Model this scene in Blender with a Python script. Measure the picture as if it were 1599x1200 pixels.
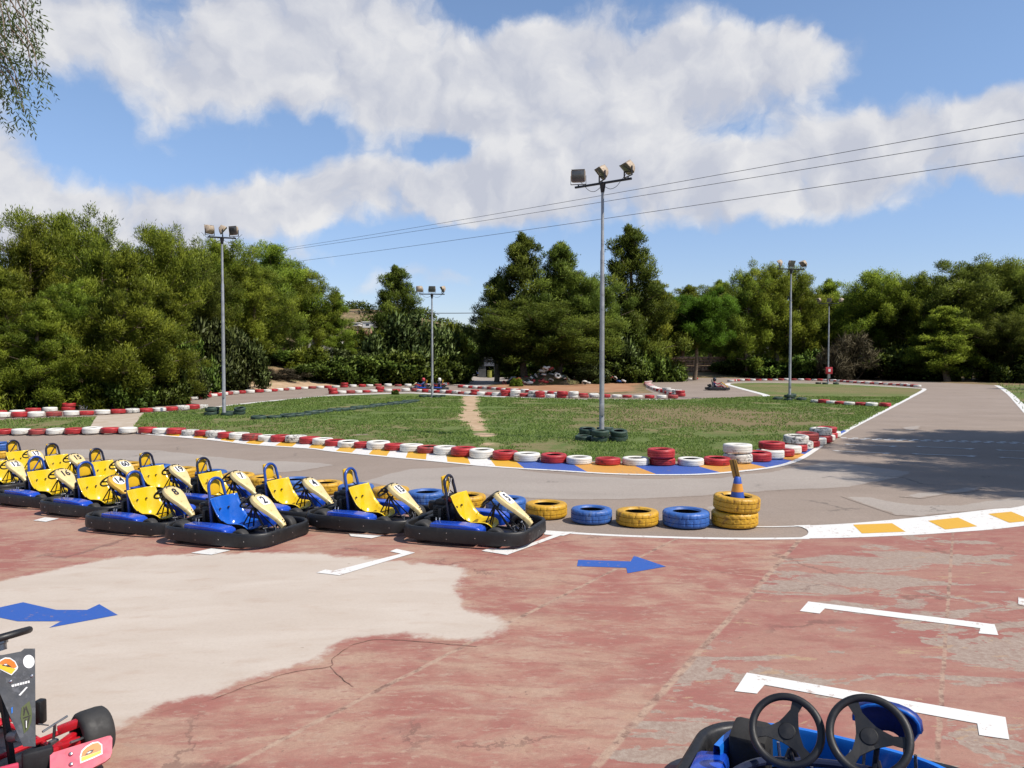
import bpy, bmesh, math, random
import numpy as np
from mathutils import Vector, Matrix, noise as mnoise
from mathutils.geometry import delaunay_2d_cdt

for o in list(bpy.data.objects):
    bpy.data.objects.remove(o)
S = bpy.context.scene
C = S.collection
R = math.radians
PI = math.pi

# ------------------------------------------------------------------ camera
F = 1208.0                      # focal length in photograph pixels (1599 wide)
CAM_H, PITCH = 2.4, R(1.9)
cd = bpy.data.cameras.new('camera')
cd.sensor_width = 36.0
cd.lens = F / 1599.0 * 36.0
cd.clip_start, cd.clip_end = 0.05, 3000
cam = bpy.data.objects.new('camera', cd)
cam.location = (0, 0, CAM_H)
cam.rotation_euler = (R(90) - PITCH, 0, 0)
C.objects.link(cam)
S.camera = cam

# ------------------------------------------------------------------ light
SUN_EL, SUN_AZ = R(52), R(117)          # azimuth from +Y (view direction) clockwise to +X
sdir = Vector((math.sin(SUN_AZ) * math.cos(SUN_EL), math.cos(SUN_AZ) * math.cos(SUN_EL), math.sin(SUN_EL)))
sl = bpy.data.lights.new('sun', 'SUN')
sl.energy, sl.angle, sl.color = 5.0, R(0.55), (1.0, 0.925, 0.82)
so = bpy.data.objects.new('sun', sl)
so.rotation_euler = sdir.to_track_quat('Z', 'Y').to_euler()
so.location = (20, -10, 30)
C.objects.link(so)
S.view_settings.view_transform = 'Standard'
S.view_settings.look = 'None'
S.view_settings.gamma = 1
S.view_settings.exposure = 0.28

W = bpy.data.worlds.new('World')
S.world = W
W.use_nodes = True
nt = W.node_tree
nt.nodes.clear()

class NB:
    """tiny node builder"""
    def __init__(self, tree): self.t = tree
    def n(self, typ, **kw):
        nd = self.t.nodes.new(typ)
        for k, v in kw.items(): setattr(nd, k, v)
        return nd
    def set(self, sock, v):
        if hasattr(v, 'is_linked') or isinstance(v, bpy.types.NodeSocket): self.t.links.new(v, sock)
        elif v is not None: sock.default_value = v
    def m(self, op, a, b=None, c=None, clamp=False):
        nd = self.n('ShaderNodeMath', operation=op, use_clamp=clamp)
        self.set(nd.inputs[0], a); self.set(nd.inputs[1], b)
        if c is not None: self.set(nd.inputs[2], c)
        return nd.outputs[0]
    def v(self, op, a, b=None):
        nd = self.n('ShaderNodeVectorMath', operation=op)
        self.set(nd.inputs[0], a); self.set(nd.inputs[1], b)
        return nd.outputs['Value'] if op in ('DOT_PRODUCT', 'LENGTH', 'DISTANCE') else nd.outputs[0]
    def noise(self, vec, scale, detail=4, rough=.55, dist=0, col=False):
        nd = self.n('ShaderNodeTexNoise')
        self.set(nd.inputs['Vector'], vec)
        nd.inputs['Scale'].default_value = scale; nd.inputs['Detail'].default_value = detail
        nd.inputs['Roughness'].default_value = rough; nd.inputs['Distortion'].default_value = dist
        return nd.outputs['Color' if col else 'Fac']
    def ramp(self, x, lo, hi, a=0.0, b=1.0):
        nd = self.n('ShaderNodeMapRange', interpolation_type='SMOOTHSTEP')
        self.set(nd.inputs[0], x)
        nd.inputs[1].default_value = lo; nd.inputs[2].default_value = hi
        nd.inputs[3].default_value = a; nd.inputs[4].default_value = b
        return nd.outputs[0]
    def mix(self, f, a, b, mode='MIX'):
        nd = self.n('ShaderNodeMix', data_type='RGBA', blend_type=mode)
        self.set(nd.inputs[0], f)
        for s, v in ((nd.inputs[6], a), (nd.inputs[7], b)):
            self.set(s, (*v, 1) if isinstance(v, (tuple, list)) and len(v) == 3 else v)
        return nd.outputs[2]

def ray(px, py):
    a = (px - 799.5) / F; b = (600 - py) / F
    return Vector((a, math.cos(PITCH) + b * math.sin(PITCH), -math.sin(PITCH) + b * math.cos(PITCH)))

# --- sky: Nishita with cloud banks laid out by compass direction and height
B = NB(nt)
sky = B.n('ShaderNodeTexSky', sky_type='NISHITA', sun_disc=False, sun_elevation=SUN_EL, sun_rotation=SUN_AZ)
sky.air_density, sky.dust_density, sky.ozone_density, sky.altitude = 1.0, 0.15, 1.5, 50
tc = B.n('ShaderNodeTexCoord')
sx = B.n('ShaderNodeSeparateXYZ'); nt.links.new(tc.outputs['Generated'], sx.inputs[0])
az = B.m('ARCTAN2', sx.outputs[0], sx.outputs[1])
el = B.m('ARCSINE', sx.outputs[2])
cb = B.n('ShaderNodeCombineXYZ')
nt.links.new(az, cb.inputs[0]); nt.links.new(el, cb.inputs[1])
q = cb.outputs[0]
warp = B.noise(q, 4.5, 4, .6, col=True)
warp2 = B.noise(q, 16, 5, .6, col=True)
qw = B.v('ADD', q, B.v('MULTIPLY', B.v('SUBTRACT', warp, (.5, .5, .5)), (.11, .075, 0)))
qw = B.v('ADD', qw, B.v('MULTIPLY', B.v('SUBTRACT', warp2, (.5, .5, .5)), (.05, .038, 0)))
CL = [(330, 90, 280, 90, .9), (200, 110, 120, 80, .6), (230, 175, 90, 45, .6), (560, 40, 330, 70, .8), (700, 130, 260, 80, .8),
      (900, 100, 200, 70, .8), (1060, 110, 190, 55, .7), (1240, 88, 130, 40, .75), (820, 200, 240, 80, .8), (1010, 230, 200, 85, .9),
      (620, 160, 120, 50, .4), (1120, 150, 120, 50, .5), (70, 315, 130, 50, .9), (150, 290, 80, 34, .7), (5, 240, 45, 40, .8), (250, 345, 110, 45, .8), (20, 350, 120, 60, .6),
      (430, 305, 130, 50, .9), (600, 265, 130, 60, .8), (560, 335, 200, 45, .7), (720, 295, 150, 60, .8), (850, 300, 180, 60, .8),
      (390, 350, 140, 40, .6), (1150, 275, 180, 50, .9), (1320, 240, 130, 50, .9), (1450, 212, 100, 42, .9), (1545, 185, 75, 42, .9),
      (1270, 300, 170, 42, .7), (1060, 330, 160, 32, .6), (1590, 270, 40, 16, .7), (700, 432, 80, 24, .6), (620, 445, 90, 16, .3), (1240, 385, 60, 14, .3), (300, 390, 150, 34, .6), (60, 30, 70, 50, .5), (1180, 60, 120, 40, .4),
      (-250, 100, 250, 120, .7), (-300, 320, 200, 60, .8), (1900, 260, 200, 60, .7), (2100, 80, 300, 60, .5),
      (300, -200, 400, 120, .7), (1000, -150, 300, 60, .5),
      (95, 185, 60, 60, -.6), (460, 225, 130, 30, -.52), (250, 265, 120, 24, -.42), (340, 235, 70, 22, -.35), (140, 195, 70, 45, -.42), (1150, 215, 60, 20, -.35), (1000, 30, 60, 18, -.3), (690, 240, 60, 22, -.4), (800, 12, 90, 26, -.6), (620, 375, 190, 20, -.55), (740, 378, 120, 26, -.3), (260, 40, 40, 30, -.2)]
fld = None
for (cx, cy, rx, ry, w) in CL:
    d = ray(cx, cy).normalized()
    a0, e0 = math.atan2(d.x, d.y), math.asin(d.z)
    dx = B.v('MULTIPLY', B.v('SUBTRACT', qw, (a0, e0, 0)), (F / rx * .95, F / ry * .95, 0))
    g = B.m('POWER', .3679, B.v('DOT_PRODUCT', dx, dx))
    if fld is None: fld = B.m('MULTIPLY', g, w)
    elif w > 0: fld = B.m('ADD', fld, B.m('MULTIPLY', B.m('MULTIPLY', g, w), B.m('SUBTRACT', 1.0, fld)))
    else: fld = B.m('MULTIPLY', fld, B.m('SUBTRACT', 1.0, B.m('MULTIPLY', g, -w * 1.35)))
# cloud cover all round behind the viewer
back = B.ramp(B.m('ABSOLUTE', az), 1.0, 1.5, 0, .45)
fld = B.m('ADD', fld, back)
def puff(vec):
    a = B.noise(vec, 8, 9, .63, .25)
    vo = B.n('ShaderNodeTexVoronoi', feature='F1'); vo.voronoi_dimensions = '2D'; B.set(vo.inputs['Vector'], vec)
    vo.inputs['Scale'].default_value = 10; vo.inputs['Detail'].default_value = 2; vo.inputs['Roughness'].default_value = .5
    return B.m('MULTIPLY_ADD', B.m('SUBTRACT', .47, vo.outputs['Distance']), .28, B.m('MULTIPLY', B.m('SUBTRACT', a, .5), .72))
p0 = puff(qw)
qs = B.v('ADD', qw, (.020, .026, 0))
p1 = puff(qs)
dens = B.m('MULTIPLY_ADD', p0, 1.75, B.m('MULTIPLY', fld, 1.27))
mask = B.ramp(dens, .34, .92)
thick = B.ramp(dens, .6, 1.2)
lit = B.m('MULTIPLY_ADD', B.m('SUBTRACT', p0, p1), 3.4, .44, clamp=True)
lit = B.m('MULTIPLY', lit, B.ramp(thick, .0, 1.0, 1.0, .82))
low = B.noise(q, 3.2, 3, .5)
lit = B.m('MULTIPLY_ADD', B.m('SUBTRACT', low, .5), .9, lit, clamp=True)
ccol = B.mix(lit, (.575, .605, .70), (.86, .86, .875))
bg1 = B.n('ShaderNodeBackground'); bg2 = B.n('ShaderNodeBackground')
skc = B.mix(1.0, sky.outputs[0], B.mix(B.ramp(el, 0.0, .38), (.72, .74, .92), (1.04, 1.06, 1.12)), 'MULTIPLY')
nt.links.new(skc, bg1.inputs[0]); bg1.inputs[1].default_value = 0.118
nt.links.new(ccol, bg2.inputs[0]); bg2.inputs[1].default_value = 0.79
mx = B.n('ShaderNodeMixShader'); wo = B.n('ShaderNodeOutputWorld')
nt.links.new(B.m('MULTIPLY', mask, B.ramp(el, -.02, .06)), mx.inputs[0])
nt.links.new(bg1.outputs[0], mx.inputs[1]); nt.links.new(bg2.outputs[0], mx.inputs[2])
nt.links.new(mx.outputs[0], wo.inputs[0])

# ------------------------------------------------------------------ terrain
def sm(a, b, x):
    t = max(0.0, min(1.0, (x - a) / (b - a))); return t * t * (3 - 2 * t)
def zg(x, y):
    z = -.03 * max(0.0, -x - 1) * (1 - sm(22, 31, y)) if x < -1 else 0.0
    if z < -.6: z = -.6
    dl = ((x + 21) * -27 + (y - 45) * 13) / 30.0          # metres beyond the outer edge of the far track
    z += 1.9 * sm(1.5, 13, dl) * sm(-4, -10, x) * sm(40, 55, y)
    z += 1.5 * sm(88, 104, y) * sm(6, 16, x) * (1 - sm(36, 46, x))
    r = math.hypot((x + 62) / 75, (y - 330) / 90)
    z += 22 * sm(1.25, 0, r)
    return z
def zq(x, y):
    """ground height as the 2 m ground mesh has it"""
    if not (-100 <= x <= 150 and -10 <= y <= 150): return zg(x, y)
    i, j = math.floor(x / 2) * 2, math.floor(y / 2) * 2; u, v = (x - i) / 2, (y - j) / 2
    return (zg(i, j) * (1 - u) + zg(i + 2, j) * u) * (1 - v) + (zg(i, j + 2) * (1 - u) + zg(i + 2, j + 2) * u) * v
def G(px, py, z=0.0):
    d = ray(px, py); t = 5.0
    for i in range(50):
        t2 = (CAM_H - (z + zg(d.x * t, d.y * t))) / -d.z
        t = .5 * t + .5 * t2
    return Vector((d.x * t, d.y * t))
def at(px, py, y):
    d = ray(px, py); t = y / d.y
    return Vector((d.x * t, y, CAM_H + d.z * t))
def P(pts): return [G(*p) for p in pts]

# ------------------------------------------------------------------ scene-graph helpers
def tag(o, label=None, cat=None, group=None, kind=None):
    if label: o['label'] = label
    if cat: o['category'] = cat
    if group: o['group'] = group
    if kind: o['kind'] = kind
    return o
def thing(name, label, cat, loc=(0, 0, 0), rz=0, group=None):
    o = bpy.data.objects.new(name, None)
    o.empty_display_size = .2
    o.location = loc; o.rotation_euler = (0, 0, rz)
    C.objects.link(o)
    return tag(o, label, cat, group)
def link(name, me, parent=None, loc=(0, 0, 0), rot=(0, 0, 0)):
    o = bpy.data.objects.new(name, me)
    o.location = loc; o.rotation_euler = rot
    C.objects.link(o)
    if parent: o.parent = parent
    return o
CACHE = {}
def part(name, key, fn, parent=None, loc=(0, 0, 0), rot=(0, 0, 0)):
    """an object using a mesh that is built only once per key"""
    if key not in CACHE: CACHE[key] = fn()
    return link(name, CACHE[key], parent, loc, rot)
def copy_tree(o, parent=None):
    c = o.copy(); C.objects.link(c); c.parent = parent
    for ch in o.children: copy_tree(ch, c)
    return c
NUM = 'first second third fourth fifth sixth seventh eighth ninth tenth eleventh twelfth thirteenth fourteenth fifteenth sixteenth seventeenth eighteenth nineteenth'.split()
TENS = {20: 'twent', 30: 'thirt', 40: 'fort', 50: 'fift', 60: 'sixt', 70: 'sevent'}
def nth(i):
    if i < 20: return NUM[i - 1]
    t, u = i // 10 * 10, i % 10
    return TENS[t] + ('ieth' if u == 0 else 'y-' + NUM[u - 1])

class MB:
    """collects simple solids into one mesh"""
    def __init__(self): self.v = []; self.f = []; self.mi = []; self.cur = 0
    def add(self, vs, fs):
        b = len(self.v); self.v += [tuple(p) for p in vs]
        for f in fs: self.f.append(tuple(i + b for i in f)); self.mi.append(self.cur)
        return self
    def bm(self, bm, mat=None):
        bm.verts.ensure_lookup_table(); bm.verts.index_update()
        vs = [(mat @ v.co if mat else v.co) for v in bm.verts]
        self.add(vs, [[v.index for v in f.verts] for f in bm.faces]); bm.free(); return self
    def box(self, c, s, rot=(0, 0, 0), bev=0.0, taper=None, seg=2):
        bm = bmesh.new(); bmesh.ops.create_cube(bm, size=1)
        for v in bm.verts:
            v.co.x *= s[0]; v.co.y *= s[1]; v.co.z *= s[2]
            if taper and v.co.z > 0: v.co.x *= taper[0]; v.co.y *= taper[1]
        if bev: bmesh.ops.bevel(bm, geom=bm.edges[:], offset=bev, segments=seg, affect='EDGES', profile=.5)
        m = Matrix.Translation(c) @ Matrix.Rotation(rot[2], 4, 'Z') @ Matrix.Rotation(rot[1], 4, 'Y') @ Matrix.Rotation(rot[0], 4, 'X')
        return self.bm(bm, m)
    def tube(self, pts, r, n=8, cap=True):
        pts = [Vector(p) for p in pts]; m = len(pts)
        rs = r if isinstance(r, (list, tuple)) else [r] * m
        t0 = (pts[1] - pts[0]).normalized()
        u = t0.orthogonal().normalized(); vs = []; fs = []
        for i, p in enumerate(pts):
            t = (pts[min(i + 1, m - 1)] - pts[max(i - 1, 0)]).normalized()
            u = (u - t * u.dot(t)).normalized(); w = t.cross(u)
            for k in range(n):
                a = 2 * PI * k / n
                vs.append(p + (u * math.cos(a) + w * math.sin(a)) * rs[i])
        for i in range(m - 1):
            for k in range(n):
                a, b2 = i * n + k, i * n + (k + 1) % n
                fs.append((a, b2, b2 + n, a + n))
        if cap: fs.append(tuple(range(n - 1, -1, -1))); fs.append(tuple((m - 1) * n + k for k in range(n)))
        return self.add(vs, fs)
    def lathe(self, prof, n=24, mat=None, closed=False, sw=2 * PI):
        """profile of (radius, z) turned about Z"""
        vs = []; fs = []; m = len(prof)
        for k in range(n):
            a = sw * k / n
            for (r, z) in prof: vs.append(Vector((r * math.cos(a), r * math.sin(a), z)))
        for k in range(n):
            k2 = (k + 1) % n
            for j in range(m if closed else m - 1):
                j2 = (j + 1) % m
                fs.append((k * m + j, k2 * m + j, k2 * m + j2, k * m + j2))
        if mat: vs = [mat @ v for v in vs]
        return self.add(vs, fs)
    def grid(self, fn, nu, nv):
        vs = [fn(i / nu, j / nv) for i in range(nu + 1) for j in range(nv + 1)]
        w = nv + 1
        return self.add(vs, [(i * w + j, (i + 1) * w + j, (i + 1) * w + j + 1, i * w + j + 1) for i in range(nu) for j in range(nv)])
    def mesh(self, name, mats, smooth=35):
        me = bpy.data.meshes.new(name)
        me.from_pydata(self.v, [], self.f)
        for mt in (mats if isinstance(mats, (list, tuple)) else [mats]): me.materials.append(mt)
        me.polygons.foreach_set('material_index', self.mi)
        bm = bmesh.new(); bm.from_mesh(me); bmesh.ops.recalc_face_normals(bm, faces=bm.faces[:]); bm.to_mesh(me); bm.free()
        if smooth:
            me.polygons.foreach_set('use_smooth', [True] * len(me.polygons))
            me.set_sharp_from_angle(angle=R(smooth))
        me.update()
        return me
    def obj(self, name, mats, parent=None, smooth=35, loc=(0, 0, 0), rot=(0, 0, 0)):
        return link(name, self.mesh(name, mats, smooth), parent, loc, rot)

# ------------------------------------------------------------------ materials
KA = .78          # base colours below were picked by eye from the sunlit picture; this brings them to real albedos
def mat(name, col, rough=.6, metal=0.0, var=.12, scale=6.0, bump=0.0, bscale=40, spec=.5, dirt=None, dirt_amt=0.0, coat=0.0):
    col = tuple(x * KA for x in col); dirt = tuple(x * KA for x in dirt) if dirt else None
    m = bpy.data.materials.new(name); m.use_nodes = True
    t = m.node_tree; b = NB(t); p = t.nodes['Principled BSDF']
    c = b.n('ShaderNodeTexCoord').outputs['Object']
    n1 = b.noise(c, scale, 5, .6)
    lo = tuple(x * (1 - var) for x in col); hi = tuple(min(1, x * (1 + var)) for x in col)
    cc = b.mix(b.ramp(n1, .3, .7), lo, hi)
    if dirt:
        n2 = b.noise(c, scale * 2.3, 6, .65, .4)
        cc = b.mix(b.ramp(n2, .62 - dirt_amt * .3, .70 - dirt_amt * .2, 0, .85), cc, dirt)
    t.links.new(cc, p.inputs['Base Color'])
    t.links.new(b.ramp(b.noise(c, scale * 3, 3), .3, .7, max(.02, rough - .08), min(1, rough + .08)), p.inputs['Roughness'])
    p.inputs['Metallic'].default_value = metal
    p.inputs['Specular IOR Level'].default_value = spec
    p.inputs['Coat Weight'].default_value = coat
    if bump:
        bn = b.n('ShaderNodeBump'); bn.inputs['Strength'].default_value = bump; bn.inputs['Distance'].default_value = .01
        t.links.new(b.noise(c, bscale, 4, .6), bn.inputs['Height']); t.links.new(bn.outputs[0], p.inputs['Normal'])
    return m

def ground_mat(name, fn, rough=.85, bump=.3, bscale=120, bdist=.01):
    m = bpy.data.materials.new(name); m.use_nodes = True
    t = m.node_tree; b = NB(t); p = t.nodes['Principled BSDF']
    c = b.n('ShaderNodeTexCoord').outputs['Object']
    t.links.new(b.mix(1.0, fn(b, c), (KA, KA, KA), 'MULTIPLY'), p.inputs['Base Color'])
    p.inputs['Roughness'].default_value = rough; p.inputs['Specular IOR Level'].default_value = .25
    bn = b.n('ShaderNodeBump'); bn.inputs['Strength'].default_value = bump; bn.inputs['Distance'].default_value = bdist
    t.links.new(b.noise(c, bscale, 3, .7), bn.inputs['Height']); t.links.new(bn.outputs[0], p.inputs['Normal'])
    return m
def aniso(b, c, ang, sx_, sy_):
    """rotated and stretched coordinates, for streaky wear"""
    mp = b.n('ShaderNodeMapping'); b.set(mp.inputs[0], c)
    mp.inputs['Rotation'].default_value = (0, 0, ang); mp.inputs['Scale'].default_value = (sx_, sy_, 1)
    return mp.outputs[0]
def linemask(b, c, p0, p1, w, jit=.02):
    """1 along the infinite line through two ground points"""
    d = (p1 - p0).normalized(); n = Vector((-d.y, d.x, 0))
    cw = b.v('ADD', c, b.v('MULTIPLY', b.v('SUBTRACT', b.noise(c, 5, 4, .6, col=True), (.5, .5, .5)), (jit * 2, jit * 2, 0)))
    dd = b.m('ABSOLUTE', b.m('SUBTRACT', b.v('DOT_PRODUCT', cw, (n.x, n.y, 0)), n.x * p0.x + n.y * p0.y))
    return b.ramp(dd, w * .5, w * 1.2, 1, 0)

J = [(G(1255, 838), G(930, 1200)), (G(1052, 845), G(400, 1178)), (G(1488, 835), G(1462, 1200)), (G(980, 878), G(1180, 902))]
def red_fn(b, c):
    st = aniso(b, c, R(12), .55, 1.5)
    a = b.noise(c, .55, 4, .6, .6); f = b.noise(st, 2.2, 9, .66, .8); g = b.noise(st, 1.1, 8, .62, 1.2); h = b.noise(c, 26, 4, .7)
    red = b.mix(b.ramp(a, .35, .65), (.405, .150, .122), (.455, .20, .158))
    red = b.mix(b.ramp(b.noise(c, 3.1, 6, .6), .35, .8, 0, .45), red, (.33, .125, .105))
    tan = b.mix(b.ramp(b.noise(c, 2.5, 6, .6), .3, .7), (.53, .365, .255), (.58, .43, .31))
    col = b.mix(b.ramp(b.m('MULTIPLY_ADD', a, .55, b.m('MULTIPLY', f, .62)), .49, .69, 0, .82), red, tan)
    col = b.mix(b.ramp(b.noise(st, 1.9, 7, .66, .8), .52, .70, 0, .55), col, (.31, .15, .115))
    fk = aniso(b, c, R(8), 1.0, 2.6)
    col = b.mix(b.ramp(b.noise(fk, 5.5, 8, .74, .3), .54, .62, 0, .65), col, (.54, .40, .30))
    col = b.mix(b.ramp(b.noise(fk, 8.5, 7, .74, .3), .56, .63, 0, .55), col, (.34, .13, .115))
    # right-hand slabs have flaked to bare grey concrete
    sxx = b.n('ShaderNodeSeparateXYZ'); b.set(sxx.inputs[0], c)
    p0, p1 = J[0]; d = (p1 - p0).normalized(); nn = Vector((-d.y, d.x))
    side = b.m('SUBTRACT', b.v('DOT_PRODUCT', c, (nn.x, nn.y, 0)), nn.x * p0.x + nn.y * p0.y)
    right = b.ramp(side, -.05, .05)
    col = b.mix(b.m('MULTIPLY', right, .45), col, (.375, .140, .122))
    spots = None
    for q_, rr_ in ((G(1040, 1150), .55), (G(1260, 1080), .35), (G(1350, 900), .9), (G(1420, 870), .8), (G(1560, 1010), .7), (G(1330, 1190), .5)):
        e_ = b.v('MULTIPLY', b.v('SUBTRACT', c, (q_.x, q_.y, 0)), (1 / rr_, 1 / rr_, 0)); w_ = b.m('MULTIPLY', b.m('POWER', .37, b.v('DOT_PRODUCT', e_, e_)), .13)
        spots = w_ if spots is None else b.m('ADD', spots, w_)
    fl = b.ramp(b.m('ADD', g, b.m('ADD', b.m('MULTIPLY', b.noise(c, 9, 5, .6), .16), spots)), .665, .68)
    grey = b.mix(b.ramp(h, .3, .7), (.37, .31, .25), (.46, .40, .33))
    col = b.mix(b.m('MULTIPLY', fl, b.ramp(right, 0, 1, .12, .92)), col, grey)
    fl2 = b.ramp(b.noise(st, 3.3, 9, .74, .5), .60, .625)
    col = b.mix(b.m('MULTIPLY', fl2, b.m('MULTIPLY_ADD', right, .6, .25)), col, (.52, .37, .23))
    rd = b.ramp(b.noise(c, 1.7, 5, .6), .6, .7, 0, .5)
    col = b.mix(b.m('MULTIPLY', rd, right), col, (.33, .105, .10))
    spk = b.ramp(b.noise(c, 14, 3, .6), .70, .74, 0, .6)
    col = b.mix(spk, col, (.20, .13, .10))
    for (q0, q1), w in zip(J, (.034, .026, .018, .012)):
        lm = linemask(b, c, q0, q1, w)
        lc = b.mix(b.ramp(b.noise(c, 7, 6, .7), .36, .56), (.17, .10, .08), (.56, .41, .30))
        col = b.mix(b.m('MULTIPLY', lm, b.ramp(b.noise(c, 4, 5, .7), .3, .58, .35, .95)), col, lc)
    # cracks
    vo = b.n('ShaderNodeTexVoronoi', feature='DISTANCE_TO_EDGE'); vo.inputs['Scale'].default_value = .33
    b.set(vo.inputs['Vector'], b.v('ADD', c, b.v('MULTIPLY', b.noise(c, 1.6, 6, .7, col=True), (.9, .9, 0))))
    col = b.mix(b.m('MULTIPLY', b.ramp(vo.outputs['Distance'], .002, .008, 1, 0), b.ramp(b.noise(c, .8, 2), .5, .6, 0, .5)), col, (.12, .07, .06))
    col = b.mix(b.ramp(b.noise(c, 110, 3, .8), .35, .7, .28, 0), col, (.20, .10, .08))
    return b.mix(b.ramp(h, .2, .8, .35, 0), col, (.25, .13, .10))
def cream_fn(b, c):
    st = aniso(b, c, R(12), .6, 1.6)
    col = b.mix(b.ramp(b.noise(st, 1.2, 7, .6, .5), .3, .7), (.555, .472, .395), (.61, .532, .455))
    col = b.mix(b.ramp(b.noise(st, 3.3, 7, .62), .5, .75, 0, .6), col, (.50, .39, .31))
    col = b.mix(b.ramp(b.noise(c, 40, 4, .7), .35, .8, 0, .25), col, (.40, .33, .27))
    return b.mix(b.ramp(b.noise(c, 7, 3, .6), .72, .76, 0, .5), col, (.22, .17, .13))
def asphalt_fn(lo, hi):
    def fn(b, c):
        st = aniso(b, c, R(-22), .25, 1.1)
        col = b.mix(b.ramp(b.noise(c, .35, 5, .6), .3, .7), lo, hi)
        col = b.mix(b.ramp(b.noise(st, .9, 6, .6), .45, .75, 0, .45), col, tuple(x * .78 for x in lo))
        col = b.mix(b.ramp(b.noise(c, 28, 5, .85), .35, .7, .35, 0), col, tuple(x * .5 for x in lo))
        col = b.mix(b.ramp(b.noise(c, 60, 3, .8), .3, .75, .42, 0), col, tuple(x * .45 for x in lo))
        col = b.mix(b.ramp(b.noise(c, 95, 2, .8), .56, .75, 0, .4), col, tuple(min(1, x * 1.5) for x in hi))
        vo = b.n('ShaderNodeTexVoronoi', feature='DISTANCE_TO_EDGE'); vo.inputs['Scale'].default_value = .22
        b.set(vo.inputs['Vector'], b.v('ADD', c, b.v('MULTIPLY', b.noise(c, 1.1, 7, .7, col=True), (1.6, 1.6, 0))))
        return b.mix(b.m('MULTIPLY', b.ramp(vo.outputs['Distance'], .001, .007, 1, 0), b.ramp(b.noise(c, .5, 2), .52, .6, 0, .55)), col, (.10, .085, .075))
    return fn
def grass_fn(b, c):
    col = b.mix(b.ramp(b.noise(c, .5, 6, .65), .35, .65), (.118, .178, .036), (.178, .232, .062))
    col = b.mix(b.ramp(b.noise(c, 9, 6, .7), .35, .7, 0, .55), col, (.095, .135, .035))
    dry = b.m('ADD', b.noise(c, .22, 7, .68, .5), b.m('MULTIPLY', b.noise(c, 2.2, 6, .7), .32))
    col = b.mix(b.ramp(dry, .63, .79, 0, .85), col, (.29, .22, .115))
    sub = b.v('MULTIPLY', b.v('SUBTRACT', c, (7.6, 32.5, 0)), (.19, .14, 0))     # bare, dried-out rise in the lawn
    blob = b.m('POWER', .37, b.v('DOT_PRODUCT', sub, sub))
    blob = b.ramp(b.m('MULTIPLY_ADD', b.noise(c, 1.3, 7, .7), 1.3, blob), .88, 1.3, 0, .85)
    col = b.mix(blob, col, (.27, .19, .105))
    sub2 = b.v('MULTIPLY', b.v('SUBTRACT', c, (26, 58, 0)), (.10, .12, 0))
    blob2 = b.ramp(b.m('MULTIPLY_ADD', b.noise(c, 1.0, 7, .7), 1.2, b.m('POWER', .37, b.v('DOT_PRODUCT', sub2, sub2))), .85, 1.4, 0, .7)
    col = b.mix(blob2, col, (.24, .20, .09))
    return b.mix(b.ramp(b.noise(c, 45, 3, .7), .3, .7, .25, 0), col, (.08, .095, .03))
def soil_fn(b, c):
    col = b.mix(b.ramp(b.noise(c, .25, 6, .65), .35, .65), (.27, .175, .10), (.36, .25, .145))
    col = b.mix(b.ramp(b.noise(c, .6, 7, .68, .5), .44, .58, 0, .85), col, (.12, .13, .045))
    return b.mix(b.ramp(b.noise(c, 8, 5, .7), .35, .75, 0, .5), col, (.13, .09, .05))
def dirt_fn(b, c):
    col = b.mix(b.ramp(b.noise(c, .5, 6, .65), .35, .65), (.38, .185, .095), (.45, .26, .15))
    return b.mix(b.ramp(b.noise(c, 5, 6, .7), .45, .75, 0, .5), col, (.26, .15, .075))
def path_fn(b, c):
    col = b.mix(b.ramp(b.noise(c, 1.2, 6, .65), .35, .65), (.45, .31, .19), (.56, .41, .27))
    return b.mix(b.ramp(b.noise(c, 8, 6, .7), .5, .75, 0, .6), col, (.22, .18, .08))

M = {}
M['soil'] = ground_mat('dry_soil', soil_fn, .95, .6, 14, .05)
M['asphalt'] = ground_mat('worn_asphalt', asphalt_fn((.37, .295, .24), (.44, .36, .30)), .85, .5, 160, .006)
M['new_asphalt'] = ground_mat('pale_asphalt', asphalt_fn((.46, .40, .35), (.52, .46, .405)), .8, .25, 160, .004)
M['red_floor'] = ground_mat('worn_red_concrete', red_fn, .75, .25, 70, .004)
M['cream'] = ground_mat('cream_cement', cream_fn, .8, .2, 60, .003)
M['grass'] = ground_mat('lawn', grass_fn, .95, .8, 22, .05)
M['dirt'] = ground_mat('orange_dirt', dirt_fn, .95, .6, 10, .04)
M['path'] = ground_mat('trodden_earth', path_fn, .95, .5, 18, .03)
M['concrete'] = ground_mat('path_concrete', lambda b, c: b.mix(b.ramp(b.noise(c, 1.5, 7, .65), .3, .7), (.44, .35, .26), (.54, .46, .37)), .85, .2, 60, .004)
def blend_mat(name, fa, fb, rough=.8, lo=.15, hi=.6, nscale=4.0, bump=.25, bscale=70, bdist=.004):
    """fb laid over fa, giving way to it in a ragged worn margin"""
    def fn(b, c):
        ed = b.n('ShaderNodeAttribute', attribute_name='edge').outputs['Fac']
        k = b.m('MULTIPLY_ADD', b.m('SUBTRACT', b.noise(c, nscale, 8, .7), .5), 1.5, ed)
        return b.mix(b.ramp(k, lo, hi), fa(b, c), fb(b, c))
    return ground_mat(name, fn, rough, bump, bscale, bdist)
A0 = asphalt_fn((.37, .295, .24), (.44, .36, .30)); A1 = asphalt_fn((.46, .40, .35), (.52, .46, .405))
M['cream_b'] = blend_mat('cream_cement_over_red', red_fn, cream_fn, .78)
M['patch_b'] = blend_mat('pale_asphalt_over_old', A0, A1, .82, .2, .5, 3.0, .4, 160, .005)
M['path_b'] = blend_mat('earth_in_lawn', grass_fn, path_fn, .95, .25, .7, 3.0, .5, 18, .03)
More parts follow.
